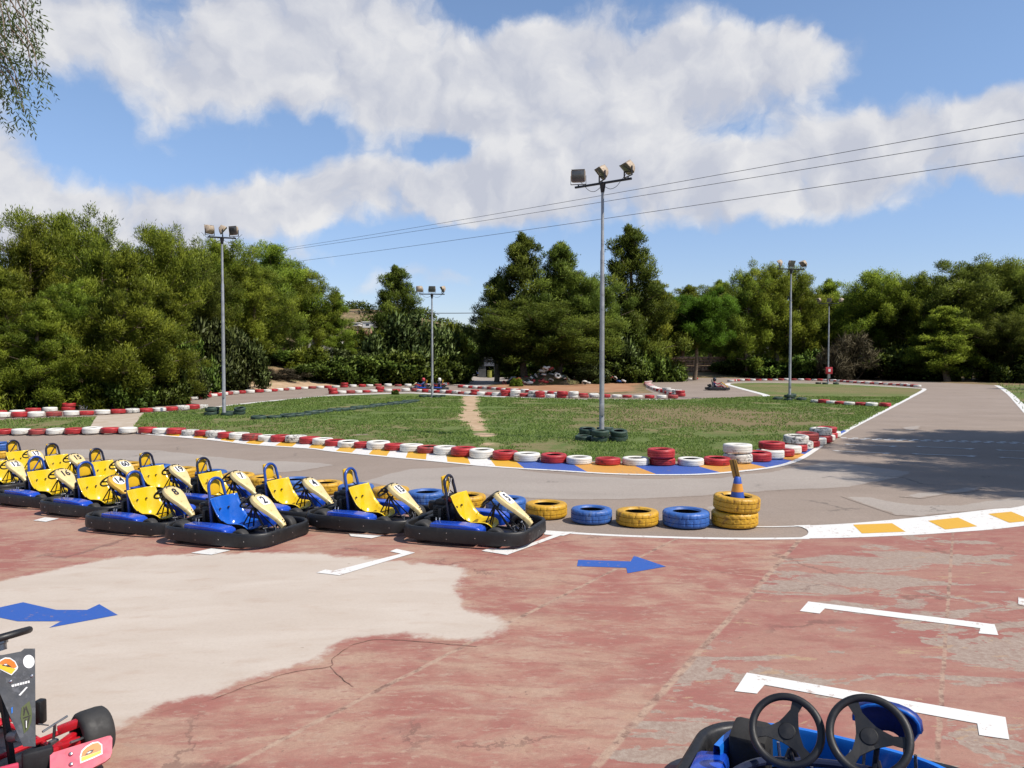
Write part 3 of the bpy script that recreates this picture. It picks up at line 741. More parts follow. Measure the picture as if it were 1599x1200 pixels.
# rings of green tyres round lamp posts and the line of half-buried green tyres
def ring(cx, cy, n, where, group, dbl=(), r=.47, a0=0):
    for i in range(n):
        a = a0 + 2 * PI * i / n; x, y = cx + r * math.cos(a), cy + r * math.sin(a) * .9
        tyre(x, y, 'green_tyre', 'dark green tyre at the foot of %s, low in the ring' % where, group, 'lamp_base_tyre', .01, .8, R(rnd.uniform(-5, 5)), i)
        if i in dbl:
            tyre(x + .03, y - .02, 'green_tyre', 'dark green tyre at the foot of %s, on top of another' % where, group, 'lamp_base_tyre', .185, .8, R(rnd.uniform(-12, 12)), i + 1)
POST = {'near': G(939.5, 688), 'left': G(350, 648.5), 'mid': G(675, 621), 'right': G(1233, 625.5), 'back': G(1293, 600.3)}
WHERE = {'near': 'the tall near lamp post', 'left': 'the left lamp post', 'mid': 'the small middle lamp post', 'right': 'the right lamp post', 'back': 'the farthest lamp post'}
for k, (n, dbl, r, a0) in {'near': (6, (1, 2, 4, 5), .57, .3), 'left': (5, (0, 2, 3), .62, .2), 'mid': (4, (), .62, .5), 'right': (6, (1, 4), .75, .1), 'back': (5, (), .85, .3)}.items():
    ring(POST[k].x, POST[k].y, n, WHERE[k], 'green tyres round ' + WHERE[k], dbl, r, a0)
for i, p in enumerate(walk(P([(404, 655), (437, 653.5), (460, 651.5), (500, 646), (550, 640.5), (600, 634.5), (632, 630.5), (652, 627)]), .6)):
    tyre(p.x, p.y, 'green_tyre', 'dark green half-buried tyre, %s from the left in the line across the lawn' % nth(i + 1), 'green tyres in a line across the lawn', 'lawn_tyre', -.04, .97, R(rnd.uniform(-3, 3)), i)
# pit barrier: yellow and blue tyres behind the karts
BT = 'blue and yellow tyres along the pit edge'
for (px, py, col, lab, tr, s) in [
        (1147, 822, 'yellow_tyre', 'yellow tyre with chevron tread under the tyre holding the cone', 2, 1.03),
        (1071, 822, 'blue_tyre', 'blue tyre beside the yellow stack with the cone', 1, 1.05),
        (995, 820, 'yellow_tyre', 'yellow tyre standing between two blue tyres, nearest the cone stack', 1, .97),
        (923.5, 816, 'blue_tyre', 'blue tyre between two single yellow tyres right of the kart numbered 5', 1, .95),
        (853, 808, 'yellow_tyre', 'yellow tyre just behind the nose of the kart numbered 5', 1, 1.0),
        (790, 800, 'blue_tyre', 'blue tyre behind the steering wheel of the kart numbered 5', 1, 1.0),
        (728, 794, 'yellow_tyre', 'yellow tyre behind the seat of the kart numbered 5', 1, 1.0),
        (666, 788, 'blue_tyre', 'blue tyre between the karts numbered 13 and 5', 1, 1.0),
        (610, 782, 'yellow_tyre', 'yellow tyre behind the steering wheel of the kart numbered 13', 1, 1.0),
        (556, 777, 'blue_tyre', 'blue tyre behind the seat of the kart numbered 13', 1, 1.0),
        (508, 771.5, 'yellow_tyre', 'yellow tyre behind the nose of the kart numbered 4', 1, 1.0),
        (460, 766, 'blue_tyre', 'blue tyre behind the steering wheel of the kart numbered 4', 1, 1.0),
        (414, 762, 'yellow_tyre', 'yellow tyre behind the nose of the kart numbered 7', 1, 1.0),
        (372, 757, 'yellow_tyre', 'yellow tyre behind the panel of the kart numbered 7', 1, 1.0),
        (330, 752, 'blue_tyre', 'blue tyre behind the seat of the kart numbered 7', 1, 1.0),
        (284, 747, 'yellow_tyre', 'yellow tyre behind the nose of the kart numbered 19', 1, 1.0),
        (244, 742, 'blue_tyre', 'blue tyre behind the seat of the kart numbered 19', 1, 1.0),
        (204, 738, 'yellow_tyre', 'yellow tyre behind the nose of the kart numbered 60', 1, 1.0),
        (2, 716, 'yellow_tyre', 'yellow tyre at the left edge behind the kart numbered 17, under a blue one', 1, 1.0)]:
    p = G(px, py)
    tyre(p.x, p.y, col, lab, BT, 'barrier_tyre', .02, s, 0, 2 if tr else 0, tr)
p = G(1147, 822)
tyre(p.x + .02, p.y, 'yellow_tyre', 'yellow tyre on top of the stack, with the cone standing in it', BT, 'barrier_tyre', .02 + .205 * 1.03 + .008, 1.03, R(3), 2, 1, 1.2)
p = G(1, 716)
tyre(p.x, p.y, 'blue_tyre', 'blue tyre at the left edge, lying on a yellow one', BT, 'barrier_tyre', .235, 1.0, R(2), 2, 1)

# ------------------------------------------------------------------ cone with a board
M['cone_blue'] = mat('cone_blue', (.030, .095, .44), .45, var=.15, scale=8, dirt=(.05, .08, .2), dirt_amt=.1)
M['cone_orange'] = mat('cone_orange', (.72, .30, .035), .45, var=.12, scale=8)
M['board'] = mat('weathered_yellow_board', (.40, .235, .045), .7, var=.25, scale=9, dirt=(.16, .08, .02), dirt_amt=.3)
M['board_edge'] = mat('dark_board_edge', (.09, .05, .02), .8)
pc = G(1147, 822); cz = zg(pc.x, pc.y) + .26
cone = thing('traffic_cone', 'blue and orange cone holding a tilted yellow board, standing in the tyre stack', 'cone', (pc.x + .03, pc.y - .02, cz))
mb = MB(); mb.box((0, 0, .012), (.30, .30, .024), bev=.01); mb.lathe([(.125, .02), (.105, .12), (.083, .245)], 28)
mb.obj('cone_base', M['cone_blue'], cone)
MB().lathe([(.0845, .245), (.062, .36)], 28).obj('orange_band', M['cone_orange'], cone)
mb = MB(); mb.lathe([(.0615, .36), (.045, .45), (.038, .458), (.0, .46)], 28); mb.obj('cone_tip', M['cone_blue'], cone)
bd = MB().box((0, 0, 0), (.085, .016, .26), bev=.003).obj('board', M['board'], cone, loc=(-.05, 0, .57), rot=(R(4), R(-12), R(-30)))
MB().box((.012, -.0105, 0), (.014, .004, .255)).obj('slot', M['board_edge'], bd)
MB().box((.050, .004, -.01), (.012, .022, .25)).obj('batten', M['board'], bd)

# ------------------------------------------------------------------ karts
M['k_black'] = mat('kart_black_plastic', (.011, .011, .012), .5, var=.3, scale=6, bump=.08, bscale=80, dirt=(.03, .028, .025), dirt_amt=.10)
M['k_dark'] = mat('kart_dark_steel', (.022, .022, .026), .4, .3, var=.3)
M['k_tyre'] = mat('kart_slick', (.030, .029, .028), .7, var=.2, scale=8, bump=.1, bscale=60)
M['k_blue'] = mat('kart_blue_plastic', (.010, .070, .52), .28, var=.12, scale=4, coat=.2)
M['k_yellow'] = mat('kart_yellow_plastic', (.80, .56, .012), .28, var=.05, scale=3, coat=.25, dirt=(.62, .42, .05), dirt_amt=.08)
M['k_blueseat'] = mat('kart_blue_seat', (.012, .125, .58), .22, var=.08, scale=3, coat=.3)
M['k_shell'] = mat('kart_seat_back', (.022, .014, .010), .5)
M['k_hoopblue'] = mat('kart_blue_tube', (.018, .075, .36), .3, var=.15)
M['k_hoopdark'] = mat('kart_dark_blue_tube', (.014, .018, .045), .3, var=.2)
M['k_cream'] = mat('kart_aged_cream_plastic', (.76, .60, .29), .4, var=.07, scale=5, dirt=(.52, .36, .13), dirt_amt=.17, coat=.1)
M['k_creamw'] = mat('kart_amber_plastic', (.76, .43, .05), .4, var=.08, scale=5, dirt=(.55, .28, .05), dirt_amt=.15)
M['k_sticker'] = mat('white_number_sticker', (.82, .81, .78), .4, var=.03)
M['k_ink'] = mat('number_ink', (.012, .012, .03), .45, var=.1)
M['k_steel'] = mat('bright_steel', (.55, .55, .56), .3, .9, var=.15)
M['k_pad'] = mat('kart_yellow_pad', (.78, .47, .015), .45, var=.08)
M['k_red'] = mat('kart_red_tank', (.5, .03, .03), .4)

def roundrect(hx, hy, r, n=7):
    out = []
    for (cx, cy, a0) in ((hx - r, hy - r, 0), (-hx + r, hy - r, 90), (-hx + r, -hy + r, 180), (hx - r, -hy + r, 270)):
        for k in range(n + 1):
            a = R(a0 + 90 * k / n); out.append(Vector((cx + r * math.cos(a), cy + r * math.sin(a))))
    return out
KX, KY = .87, .64
def bumper_plan(inset):
    pts = []
    for p in dens_line(roundrect(KX, KY, .30) + [Vector((KX, KY - .30))], .12)[:-1]:
        q = p.copy()
        q.y *= 1.0 - .07 * sm(.0, .9, abs(q.x) - .1) * (1 if q.x > 0 else .4)     # tapers a little to the nose
        l = q.length; d = q / l
        pts.append(q - d * inset)
    return pts
def m_bumper():
    mb = MB()
    prof = [(0.0, .062), (-.004, .10), (0.0, .18), (.003, .215), (.012, .228), (.034, .232), (.048, .226), (.054, .21), (.054, .085), (.044, .062)]
    loops = []
    for (ins, z) in prof: loops.append([(p.x, p.y, z) for p in bumper_plan(ins)])
    n = len(loops[0]); m = len(loops)
    vs = [p for lp in loops for p in lp]
    fs = [(j * n + k, j * n + (k + 1) % n, ((j + 1) % m) * n + (k + 1) % n, ((j + 1) % m) * n + k) for j in range(m) for k in range(n)]
    return mb.add(vs, fs).mesh('kart_bumper', M['k_black'], 50)
def m_bolts():
    mb = MB()
    pl = dens_line([Vector(p) for p in bumper_plan(0)] + [bumper_plan(0)[0]], .03)
    L = plen(pl)
    for i in range(14):
        p = at_len(pl, L * (i + .35) / 14); d = p.normalized()
        for z in ((.10, .18) if i % 3 == 0 else (.14,)):
            mb.tube([(p.x - d.x * .004, p.y - d.y * .004, z), (p.x + d.x * .005, p.y + d.y * .005, z)], .0065, 8)
    return mb.mesh('bumper_bolts', M['k_steel'])
def m_floor():
    mb = MB()
    mb.box((.22, 0, .075), (.86, .62, .012), bev=.004)
    for s in (-1, 1):
        mb.tube([(-.72, s * .30, .10), (-.3, s * .30, .10), (.1, s * .28, .10), (.5, s * .25, .10), (.78, s * .22, .12)], .016)
        mb.tube([(.45, s * .26, .10), (.47, s * .40, .125)], .018)
    for x in (-.72, -.28, .12, .5): mb.tube([(x, -.30, .10), (x, .30, .10)], .015)
    mb.tube([(-.56, -.50, .14), (-.56, .50, .14)], .02)
    mb.tube([(.2, -.56, .12), (.2, .56, .12)], .012); mb.tube([(-.3, -.56, .12), (-.3, .56, .12)], .012)
    mb.tube([(.76, -.5, .15), (.76, .5, .15)], .014)
    return mb.mesh('kart_frame', M['k_dark'])
def m_wheel(r, w):
    def fn():
        h = w / 2
        pr = [(r * .52, -h * .9), (r * .62, -h), (r * .86, -h * .98), (r * .97, -h * .8), (r, -h * .5), (r, h * .5), (r * .97, h * .8), (r * .86, h * .98), (r * .62, h), (r * .52, h * .9)]
        return MB().lathe(pr, 28, Matrix.Rotation(R(90), 4, 'X')).mesh('kart_wheel', M['k_tyre'], 50)
    return fn
def m_rim(r, w):
    def fn():
        h = w / 2
        return MB().lathe([(0, -h * .35), (r * .3, -h * .4), (r * .42, -h * .3), (r * .48, -h * .85), (r * .53, -h * .9), (r * .53, h * .9), (r * .48, h * .85), (r * .42, h * .3), (r * .3, h * .4), (0, h * .35)], 20, Matrix.Rotation(R(90), 4, 'X')).mesh('kart_rim', M['k_dark'], 40)
    return fn
def m_seat(m_):
    def fn():
        prof = [Vector(p) for p in ((-.30, .565), (-.285, .48), (-.26, .37), (-.235, .26), (-.185, .165), (-.095, .115), (.03, .115), (.13, .15), (.215, .175), (.27, .160))]
        wid = [.285, .285, .28, .272, .262, .25, .24, .225, .20, .145]
        wing = [.055, .075, .11, .16, .19, .18, .14, .105, .07, .025]
        sp = smooth_line(prof, 4); m = len(sp)
        def ip(a, s):
            x = s * (len(a) - 1); i = min(int(x), len(a) - 2); return a[i] + (a[i + 1] - a[i]) * (x - i)
        def f(u, v):
            i = min(int(u * (m - 1) + .5), m - 1); p = sp[i]
            t = (sp[min(i + 1, m - 1)] - sp[max(i - 1, 0)]).normalized(); n = Vector((-t.y, t.x))     # up / forward out of the shell
            if n.x < 0 and n.y < 0: n = -n
            s = v * 2 - 1; k = abs(s) ** 2.6
            y = s * ip(wid, u) * (1 - .12 * k)
            q = p + n * ip(wing, u) * k
            return Vector((q.x, y, q.y))
        mb = MB(); mb.grid(f, m - 1, 16)
        me = mb.mesh('kart_seat', [m_, M['k_shell']], 60)
        mid = min(me.polygons, key=lambda p: (p.center - Vector((-.26, 0, .37))).length)
        if mid.normal.x < 0: me.flip_normals()
        return me
    return fn
def m_hoop(m_, brace):
    def fn():
        pts = [(-.31, -.165, .10), (-.33, -.16, .30), (-.37, -.145, .58)]
        for k in range(9):
            a = R(180 - 180 * k / 8); pts.append((-.395 - .012 * math.sin(a), .135 * math.cos(a), .685 + .125 * math.sin(a)))
        pts += [(-.37, .145, .58), (-.33, .16, .30), (-.31, .165, .10)]
        mb = MB(); mb.tube(smooth_line([Vector(p) for p in pts], 3), .021, 10)
        if brace: mb.tube([(-.37, -.12, .50), (-.40, .09, .77)], .010, 6)
        return mb.mesh('roll_hoop', m_, 60)
    return fn
def m_pad():
    return MB().box((-.455, .02, .69), (.035, .215, .235), (0, R(-6), 0), bev=.014).mesh('head_pad', M['k_pad'])
def m_padstay():
    return MB().tube([(-.44, -.09, .60), (-.40, -.12, .54), (-.37, -.15, .53)], .008, 6).tube([(-.44, .09, .60), (-.37, .15, .53)], .008, 6).box((-.40, 0, .535), (.08, .31, .03), bev=.006).mesh('pad_stay', M['k_black'])
def m_engine():
    mb = MB()
    mb.box((-.52, .10, .28), (.22, .26, .24), bev=.02); mb.box((-.53, .10, .43), (.17, .20, .09), bev=.03)
    for i in range(6): mb.box((-.52, -.045, .22 + i * .03), (.18, .05, .010))
    mb.lathe([(0, 0), (.06, 0), (.07, .02), (.07, .09), (.055, .11), (0, .11)], 16, Matrix.Translation((-.66, .06, .33)))
    mb.box((-.49, .27, .27), (.17, .12, .18), bev=.03); mb.tube([(-.42, .2, .40), (-.55, .28, .43), (-.66, .26, .34)], .02)
    mb.box((-.66, .0, .21), (.10, .3, .08), bev=.02); mb.box((-.46, -.14, .25), (.05, .06, .26), bev=.01)
    return mb.mesh('engine', M['k_black'])
def m_tank(): return MB().box((-.43, .12, .475), (.14, .16, .07), bev=.02).mesh('fuel_tank', M['k_red'])
def m_pod(s):
    def fn():
        mb = MB(); sec = []
        for (x, y0, y1, zt, zb) in ((-.41, .40, .565, .262, .11), (-.39, .395, .575, .278, .10), (0.0, .36, .575, .278, .10), (.22, .345, .565, .258, .10), (.275, .35, .55, .238, .11), (.29, .36, .53, .215, .13)):
            b_ = .011
            sec.append([(x, y0, zb), (x, y0, zt - b_), (x, y0 + b_, zt), (x, y1 - b_, zt), (x, y1, zt - b_), (x, y1, zb)])
        m = 6; vs = [(p[0], p[1] * s, p[2]) for q in sec for p in q]
        fs = [(i * m + j, i * m + (j + 1) % m, (i + 1) * m + (j + 1) % m, (i + 1) * m + j) for i in range(len(sec) - 1) for j in range(m)]
        fs += [tuple(range(m)), tuple((len(sec) - 1) * m + j for j in range(m))]
        return mb.add(vs, fs).mesh('side_pod', M['k_blue'], 40)
    return fn
def m_swheel():
    mt = Matrix.Identity(4)
    mb = MB(); n, k = 32, 8
    vs = []; fs = []
    for i in range(n):
        a = 2 * PI * i / n
        for j in range(k):
            b_ = 2 * PI * j / k; r = .14 + .0145 * math.cos(b_)
            vs.append((r * math.cos(a), r * math.sin(a), .0145 * math.sin(b_)))
    for i in range(n):
        for j in range(k): fs.append((i * k + j, ((i + 1) % n) * k + j, ((i + 1) % n) * k + (j + 1) % k, i * k + (j + 1) % k))
    mb.add(vs, fs)
    return mb.mesh('steering_rim', M['k_black'], 60)
def m_spokes():
    mb = MB()
    mb.lathe([(0, -.03), (.04, -.03), (.048, -.012), (.04, 0), (0, .004)], 18)
    for a in (90, 210, 330):
        d = Vector((math.cos(R(a)), math.sin(R(a)), 0)); nn = Vector((-d.y, d.x, 0)); q = []
        for (r, w, z) in ((.03, .024, -.012), (.085, .014, -.008), (.135, .022, 0)):
            q += [d * r + nn * w + Vector((0, 0, z - .004)), d * r - nn * w + Vector((0, 0, z - .004)), d * r - nn * w + Vector((0, 0, z + .004)), d * r + nn * w + Vector((0, 0, z + .004))]
        fs = [(i * 4 + j, i * 4 + (j + 1) % 4, i * 4 + 4 + (j + 1) % 4, i * 4 + 4 + j) for i in range(2) for j in range(4)] + [(0, 1, 2, 3), (8, 9, 10, 11)]
        mb.add(q, fs)
    return mb.mesh('steering_spokes', M['k_black'], 40)
def m_column():
    mb = MB()
    mb.tube([(.215, 0, .515), (.47, 0, .16), (.56, 0, .12)], .012, 8)
    for s in (-1, 1):
        mb.tube([(.27, s * .02, .445), (.13, s * .15, .10)], .010, 6); mb.tube([(.27, s * .02, .445), (.20, s * .06, .10)], .009, 6)
    mb.tube([(.17, -.085, .22), (.17, .085, .22)], .008, 6)
    mb.box((.30, 0, .415), (.06, .07, .03), (0, R(55), 0), bev=.005)
    mb.tube([(.30, 0, .40), (.36, 0, .52)], .010, 6); mb.tube([(.6, 0, .12), (.70, 0, .30)], .012, 6)
    mb.tube([(.31, .03, .40), (.62, .12, .10)], .009, 6); mb.tube([(.31, -.03, .40), (.62, -.12, .10)], .009, 6)
    return mb.mesh('steering_column', M['k_dark'])
ROD = [('tie_rod', .007, lambda s: [(.46, s * .3, .13), (.60, s * .06, .13)]), ('pod_stay', .008, lambda s: [(.04, s * .42, .26), (.05, s * .40, .12)]),
       ('seat_stay', .009, lambda s: [(-.38, s * .33, .30), (-.38, s * .36, .12)]), ('seat_stay', .009, lambda s: [(-.43, s * .33, .30), (-.43, s * .36, .12)])]
def m_pedal(s):
    return lambda: MB().tube([(.62, s * .15, .09), (.60, s * .15, .20), (.59, s * .19, .22), (.60, s * .11, .22)], .007, 6).mesh('pedal', M['k_steel'])
PT, PB = Vector((.305, 0, .645)), Vector((.815, 0, .262))       # top and tip of the number panel
PD = (PB - PT).normalized(); PN = Vector((-PD.z, 0, PD.x)); PN = PN if PN.z > 0 else -PN
def m_panel(m_):
    def fn():
        L = (PB - PT).length
        stn = [(0, .06, -.035), (.02, .095, -.012), (.05, .122, 0), (.11, .152, .004), (.18, .156, .006), (.26, .140, .007), (.36, .100, .007), (.46, .070, .006), (.55, .052, .003), (.595, .043, -.004), (L, .030, -.022)]
        cs = [(-1.0, -.055), (-.985, -.028), (-.93, -.008), (-.8, 0), (-.4, .006), (0, .008), (.4, .006), (.8, 0), (.93, -.008), (.985, -.028), (1.0, -.055)]
        mb = MB(); vs = []; m = len(cs)
        for (s, w, h) in stn:
            for (u, d) in cs: vs.append(PT + PD * s + Vector((0, w * u, 0)) + PN * (h + d))
        n = len(stn)
        fs = [(i * m + j, i * m + j + 1, (i + 1) * m + j + 1, (i + 1) * m + j) for i in range(n - 1) for j in range(m - 1)]
        # underside
        b0 = len(vs)
        for (s, w, h) in stn:
            for u in (-.9, .9): vs.append(PT + PD * s + Vector((0, w * u, 0)) + PN * (h - .058))
        for i in range(n - 1): fs.append((b0 + 2 * i, b0 + 2 * i + 1, b0 + 2 * i + 3, b0 + 2 * i + 2)); fs.append((i * m, (i + 1) * m, b0 + 2 * i + 2, b0 + 2 * i)); fs.append((i * m + m - 1, (i + 1) * m + m - 1, b0 + 2 * i + 3, b0 + 2 * i + 1))
        fs.append(tuple(list(range(m)) + [b0 + 1, b0])); e = (n - 1) * m
        fs.append(tuple(list(range(e, e + m)) + [b0 + 2 * n - 1, b0 + 2 * n - 2]))
        return mb.add(vs, fs).mesh('number_panel', m_, 40)
    return fn
def m_panelbolts():
    mb = MB()
    for (s, y) in ((.05, .07), (.05, -.07), (.56, .0), (.60, .0)):
        p = PT + PD * s + Vector((0, y, 0))
        mb.tube([p + PN * .004, p + PN * .018], .008, 8)
    return mb.mesh('panel_bolts', M['k_dark'])
def m_sticker(rx, ry, sq):
    def fn():
        mb = MB(); c = PT + PD * .165; top = []
        for k in range(28):
            a = 2 * PI * k / 28; e = .5 if sq else 1.0
            u = abs(math.cos(a)) ** e * (1 if math.cos(a) > 0 else -1) * rx; w = abs(math.sin(a)) ** e * (1 if math.sin(a) > 0 else -1) * ry
            top.append(c + PD * w + Vector((0, u, 0)) + PN * (.0175 - .004 * abs(u) / .1))
        return mb.add(top, [tuple(range(28))]).mesh('number_sticker', M['k_sticker'], None)
    return fn
def text_mesh(txt, size, m_, thick=.0, bold=.004):
    cu = bpy.data.curves.new('txt', 'FONT'); cu.body = txt; cu.size = size; cu.align_x = 'CENTER'; cu.align_y = 'CENTER'; cu.offset = bold; cu.extrude = thick
    ob = bpy.data.objects.new('txt', cu); C.objects.link(ob)
    bpy.context.view_layer.update()
    dg = bpy.context.evaluated_depsgraph_get()
    me = bpy.data.meshes.new_from_object(ob.evaluated_get(dg))
    bpy.data.objects.remove(ob); me.materials.clear(); me.materials.append(m_)
    me.name = 'lettering'
    return me
def frame_of(x, y, z, o):
    m_ = Matrix((x, y, z)).transposed().to_4x4(); m_.translation = o; return m_
def kart(label, number, x, y, head, seat='k_yellow', hoop='k_hoopblue', panel='k_cream', sticker=None, group='rental karts lined up in the pit lane', pods='k_blue', brace=False, dark=False, name='go_kart'):
    k = thing(name, label, 'kart', (x, y, zg(x, y)), head, group)
    bp = part('bumper', 'k_bumper', m_bumper, k); part('bolts', 'k_bolts', m_bolts, bp)
    part('frame', 'k_floor', m_floor, k)
    for (wx, wy, r, w, kk) in ((.46, .465, .128, .12, 'f'), (.46, -.465, .128, .12, 'f'), (-.56, .445, .14, .18, 'r'), (-.56, -.445, .14, .18, 'r')):
        wh = part('wheel', 'k_wheel' + kk, m_wheel(r, w), k, (wx, wy, r)); part('rim', 'k_rim' + kk, m_rim(r, w), wh)
    st = part('seat', 'k_seat' + seat, m_seat(M[seat]), k)
    sd = st.modifiers.new('shell', 'SOLIDIFY'); sd.thickness = .014; sd.offset = -1; sd.material_offset = 1; sd.material_offset_rim = 0
    part('seat_bolts', 'k_seatbolts', lambda: MB().tube([(-.25, .08, .40), (-.235, .08, .407)], .014, 10).tube([(-.25, -.08, .40), (-.235, -.08, .407)], .014, 10).tube([(-.02, .09, .112), (-.02, .09, .128)], .014, 10).tube([(-.02, -.09, .112), (-.02, -.09, .128)], .014, 10).mesh('seat_bolts', M['k_shell']), st)
    hp = part('roll_hoop', 'k_hoop%s%d' % (hoop, brace), m_hoop(M[hoop], brace), k)
    if not dark:
        pd = part('head_pad', 'k_pad', m_pad, k); part('pad_stay', 'k_padstay', m_padstay, pd)
        part('fuel_tank', 'k_tank', m_tank, k)
    part('engine', 'k_engine', m_engine, k)
    for s in (-1, 1):
        part('side_pod', 'k_pod%d%s' % (s, dark), (lambda s=s: (lambda me: (me.materials.__setitem__(0, M['k_black']) if dark else None, me)[1])(m_pod(s)())), k)
    sw = part('steering_wheel', 'k_swheel', m_swheel, k, (.205, 0, .535), (0, R(-42), 0)); part('spokes', 'k_spokes', m_spokes, sw, rot=(0, 0, R(60)))
    part('steering_column', 'k_column', m_column, k); part('brake_hose', 'k_hose', lambda: MB().tube([(.64, .0, .22), (.68, -.06, .26), (.73, -.10, .22), (.74, -.12, .14)], .005, 6).mesh('brake_hose', M['k_steel']), k)
    for ri, (rn, rr_, rf) in enumerate(ROD):
        for s in (-1, 1): part(rn, 'k_rod%d%d' % (ri, s), lambda: MB().tube(rf(s), rr_, 6).mesh(rn, M['k_steel']), k)
    for s in (-1, 1): part('pedal', 'k_pedal%d' % s, m_pedal(s), k)
    pn = part('number_panel', 'k_panel' + panel, m_panel(M[panel]), k); part('panel_bolts', 'k_panelbolts', m_panelbolts, pn)
    if number:
        if sticker:
            part('sticker', 'k_stick' + str(sticker), m_sticker(*sticker), pn)
        nm = text_mesh(number, .185, M['k_ink'], 0, .0035)
        o = link('number', nm, pn)
        mt = frame_of(Vector((0, 1, 0)), -PD, PN, PT + PD * .165 + PN * .021)
        mt = mt @ Matrix.Diagonal((.86, 1, 1, 1))
        nm.transform(mt)
    return k
LAG = [('5', (700.7, 742.8), -20, 'k_hoopdark', 1, (.10, .11, True)), ('13', (547, 733), -23, 'k_hoopblue', 0, (.095, .085, True)), ('4', (421.8, 725.6), -23, 'k_hoopblue', 0, (.075, .075, True)),
       ('7', (317, 716.6), -24, 'k_hoopdark', 1, (.075, .08, True)), ('19', (228, 708.5), -25, 'k_hoopdark', 1, (.09, .08, True)), ('60', (150, 702), -26, 'k_hoopdark', 1, (.095, .08, True)),
       ('15', (81, 694), -26, 'k_hoopdark', 1, None), ('17', (20, 689), -26, 'k_hoopdark', 1, (.09, .075, True)),
       ('2', (336.5, 748), -23, 'k_hoopblue', 0, (.085, .085, True)), ('8', (209.5, 738), -24, 'k_hoopblue', 0, None), ('14', (133, 723), -26, 'k_hoopblue', 0, (.10, .10, False)), ('16', (55.5, 714.5), -26, 'k_hoopblue', 1, None), ('12', (-16, 703), -26, 'k_hoopblue', 0, (.09, .075, True))]
KPOS = {}
for (num, hp, hd, hoop, br, stk) in LAG:
    c = G(hp[0], hp[1], .81); a = R(hd)
    x, y = c.x + .40 * math.cos(a), c.y + .40 * math.sin(a)
    KPOS[num] = (x, y, a)
    row_ = 'back' if num in ('5', '13', '4', '7', '19', '60', '15', '17') else 'front'
    lab = 'blue and yellow kart with the number %s on its cream panel' % num
    if num == '2': lab = 'kart with an all blue seat and the number 2 on its cream panel'
    if num == '14': lab = 'kart with the number 14 in a white circle on an amber panel'
    kart(lab, num, x, y, a, 'k_blueseat' if num == '2' else 'k_yellow', hoop, 'k_creamw' if num == '14' else 'k_cream', stk, brace=bool(br))

# karts being driven on the far track, each with its driver
M['suit_red'] = mat('red_shirt', (.35, .06, .07), .8); M['suit_blue'] = mat('blue_shirt', (.05, .08, .22), .8)
M['skin'] = mat('skin', (.50, .30, .21), .6); M['helmet_black'] = mat('black_helmet', (.015, .015, .016), .25, coat=.5); M['helmet_red'] = mat('red_helmet', (.50, .03, .03), .25, coat=.5)
M['helmet_white'] = mat('white_helmet', (.75, .72, .66), .25, coat=.5); M['visor'] = mat('visor', (.02, .02, .025), .12, coat=.5); M['trousers'] = mat('dark_trousers', (.03, .035, .06), .85); M['pale_shirt'] = mat('pale_shirt', (.72, .66, .66), .8)
def driver(label, x, y, head, shirt, helmet):
    me = bpy.data.meshes.new('driver_body'); v = []; e = []; rr = []
    def add(p, r, par=None):
        v.append(p); rr.append(r)
        if par is not None: e.append((par, len(v) - 1))
        return len(v) - 1
    pel = add((-.10, 0, .24), .13); wa = add((-.18, 0, .36), .125, pel); ch = add((-.24, 0, .52), .145, wa); nk = add((-.235, 0, .68), .055, ch); hd = add((-.21, 0, .80), .085, nk)
    for s in (-1, 1):
        sh = add((-.235, s * .17, .60), .062, ch); el_ = add((-.02, s * .25, .46), .044, sh); wr = add((.15, s * .14, .53), .030, el_); pa = add((.195, s * .13, .55), .032, wr)
        for i in range(4): add((.235 + .004 * i, s * (.105 + .02 * i), .575 - .006 * i), .010, pa)
        add((.18, s * .095, .575), .011, pa)
        hp_ = add((-.04, s * .10, .22), .085, pel); kn = add((.30, s * .17, .36), .062, hp_); an = add((.58, s * .15, .17), .042, kn); add((.68, s * .15, .22), .036, an)
    me.from_pydata(v, e, []); me.materials.append(M[shirt])
    o = link('person', me, None, (x, y, zg(x, y)), (0, 0, head))
    sk = o.modifiers.new('skin', 'SKIN'); o.modifiers.new('smooth', 'SUBSURF').levels = 1
    for i, r in enumerate(rr): o.data.skin_vertices[0].data[i].radius = (r, r)
    o.data.skin_vertices[0].data[0].use_root = True
    o.modifiers['smooth'].render_levels = 1
    tag(o, label, 'person')
    hm = MB().lathe([(0, .15), (.07, .138), (.115, .09), (.135, .02), (.132, -.05), (.115, -.11), (.09, -.13), (0, -.12)], 20).obj('helmet', M[helmet], o, 60, (-.205, 0, .82))
    MB().grid(lambda u, w: Vector((.139 * math.cos((u - .5) * 2.2), .139 * math.sin((u - .5) * 2.2), -.03 + .075 * w)), 10, 2).obj('visor', M['visor'], hm, 60)
    ve = MB().lathe([(.075, .16), (.15, .10), (.165, 0), (.15, -.14)], 18).obj('vest', M['pale_shirt'], o, 60, (-.21, 0, .46)) if shirt == 'suit_red' else None
    return o
pk = G(1120, 610)
kart('dark kart being driven round the hairpin', None, pk.x, pk.y, R(-6), 'k_blueseat', 'k_hoopdark', 'k_creamw', group='karts being driven on the far track', dark=True)
driver('person in red and white with a black helmet, driving at the hairpin', pk.x, pk.y, R(-6), 'suit_red', 'helmet_black')
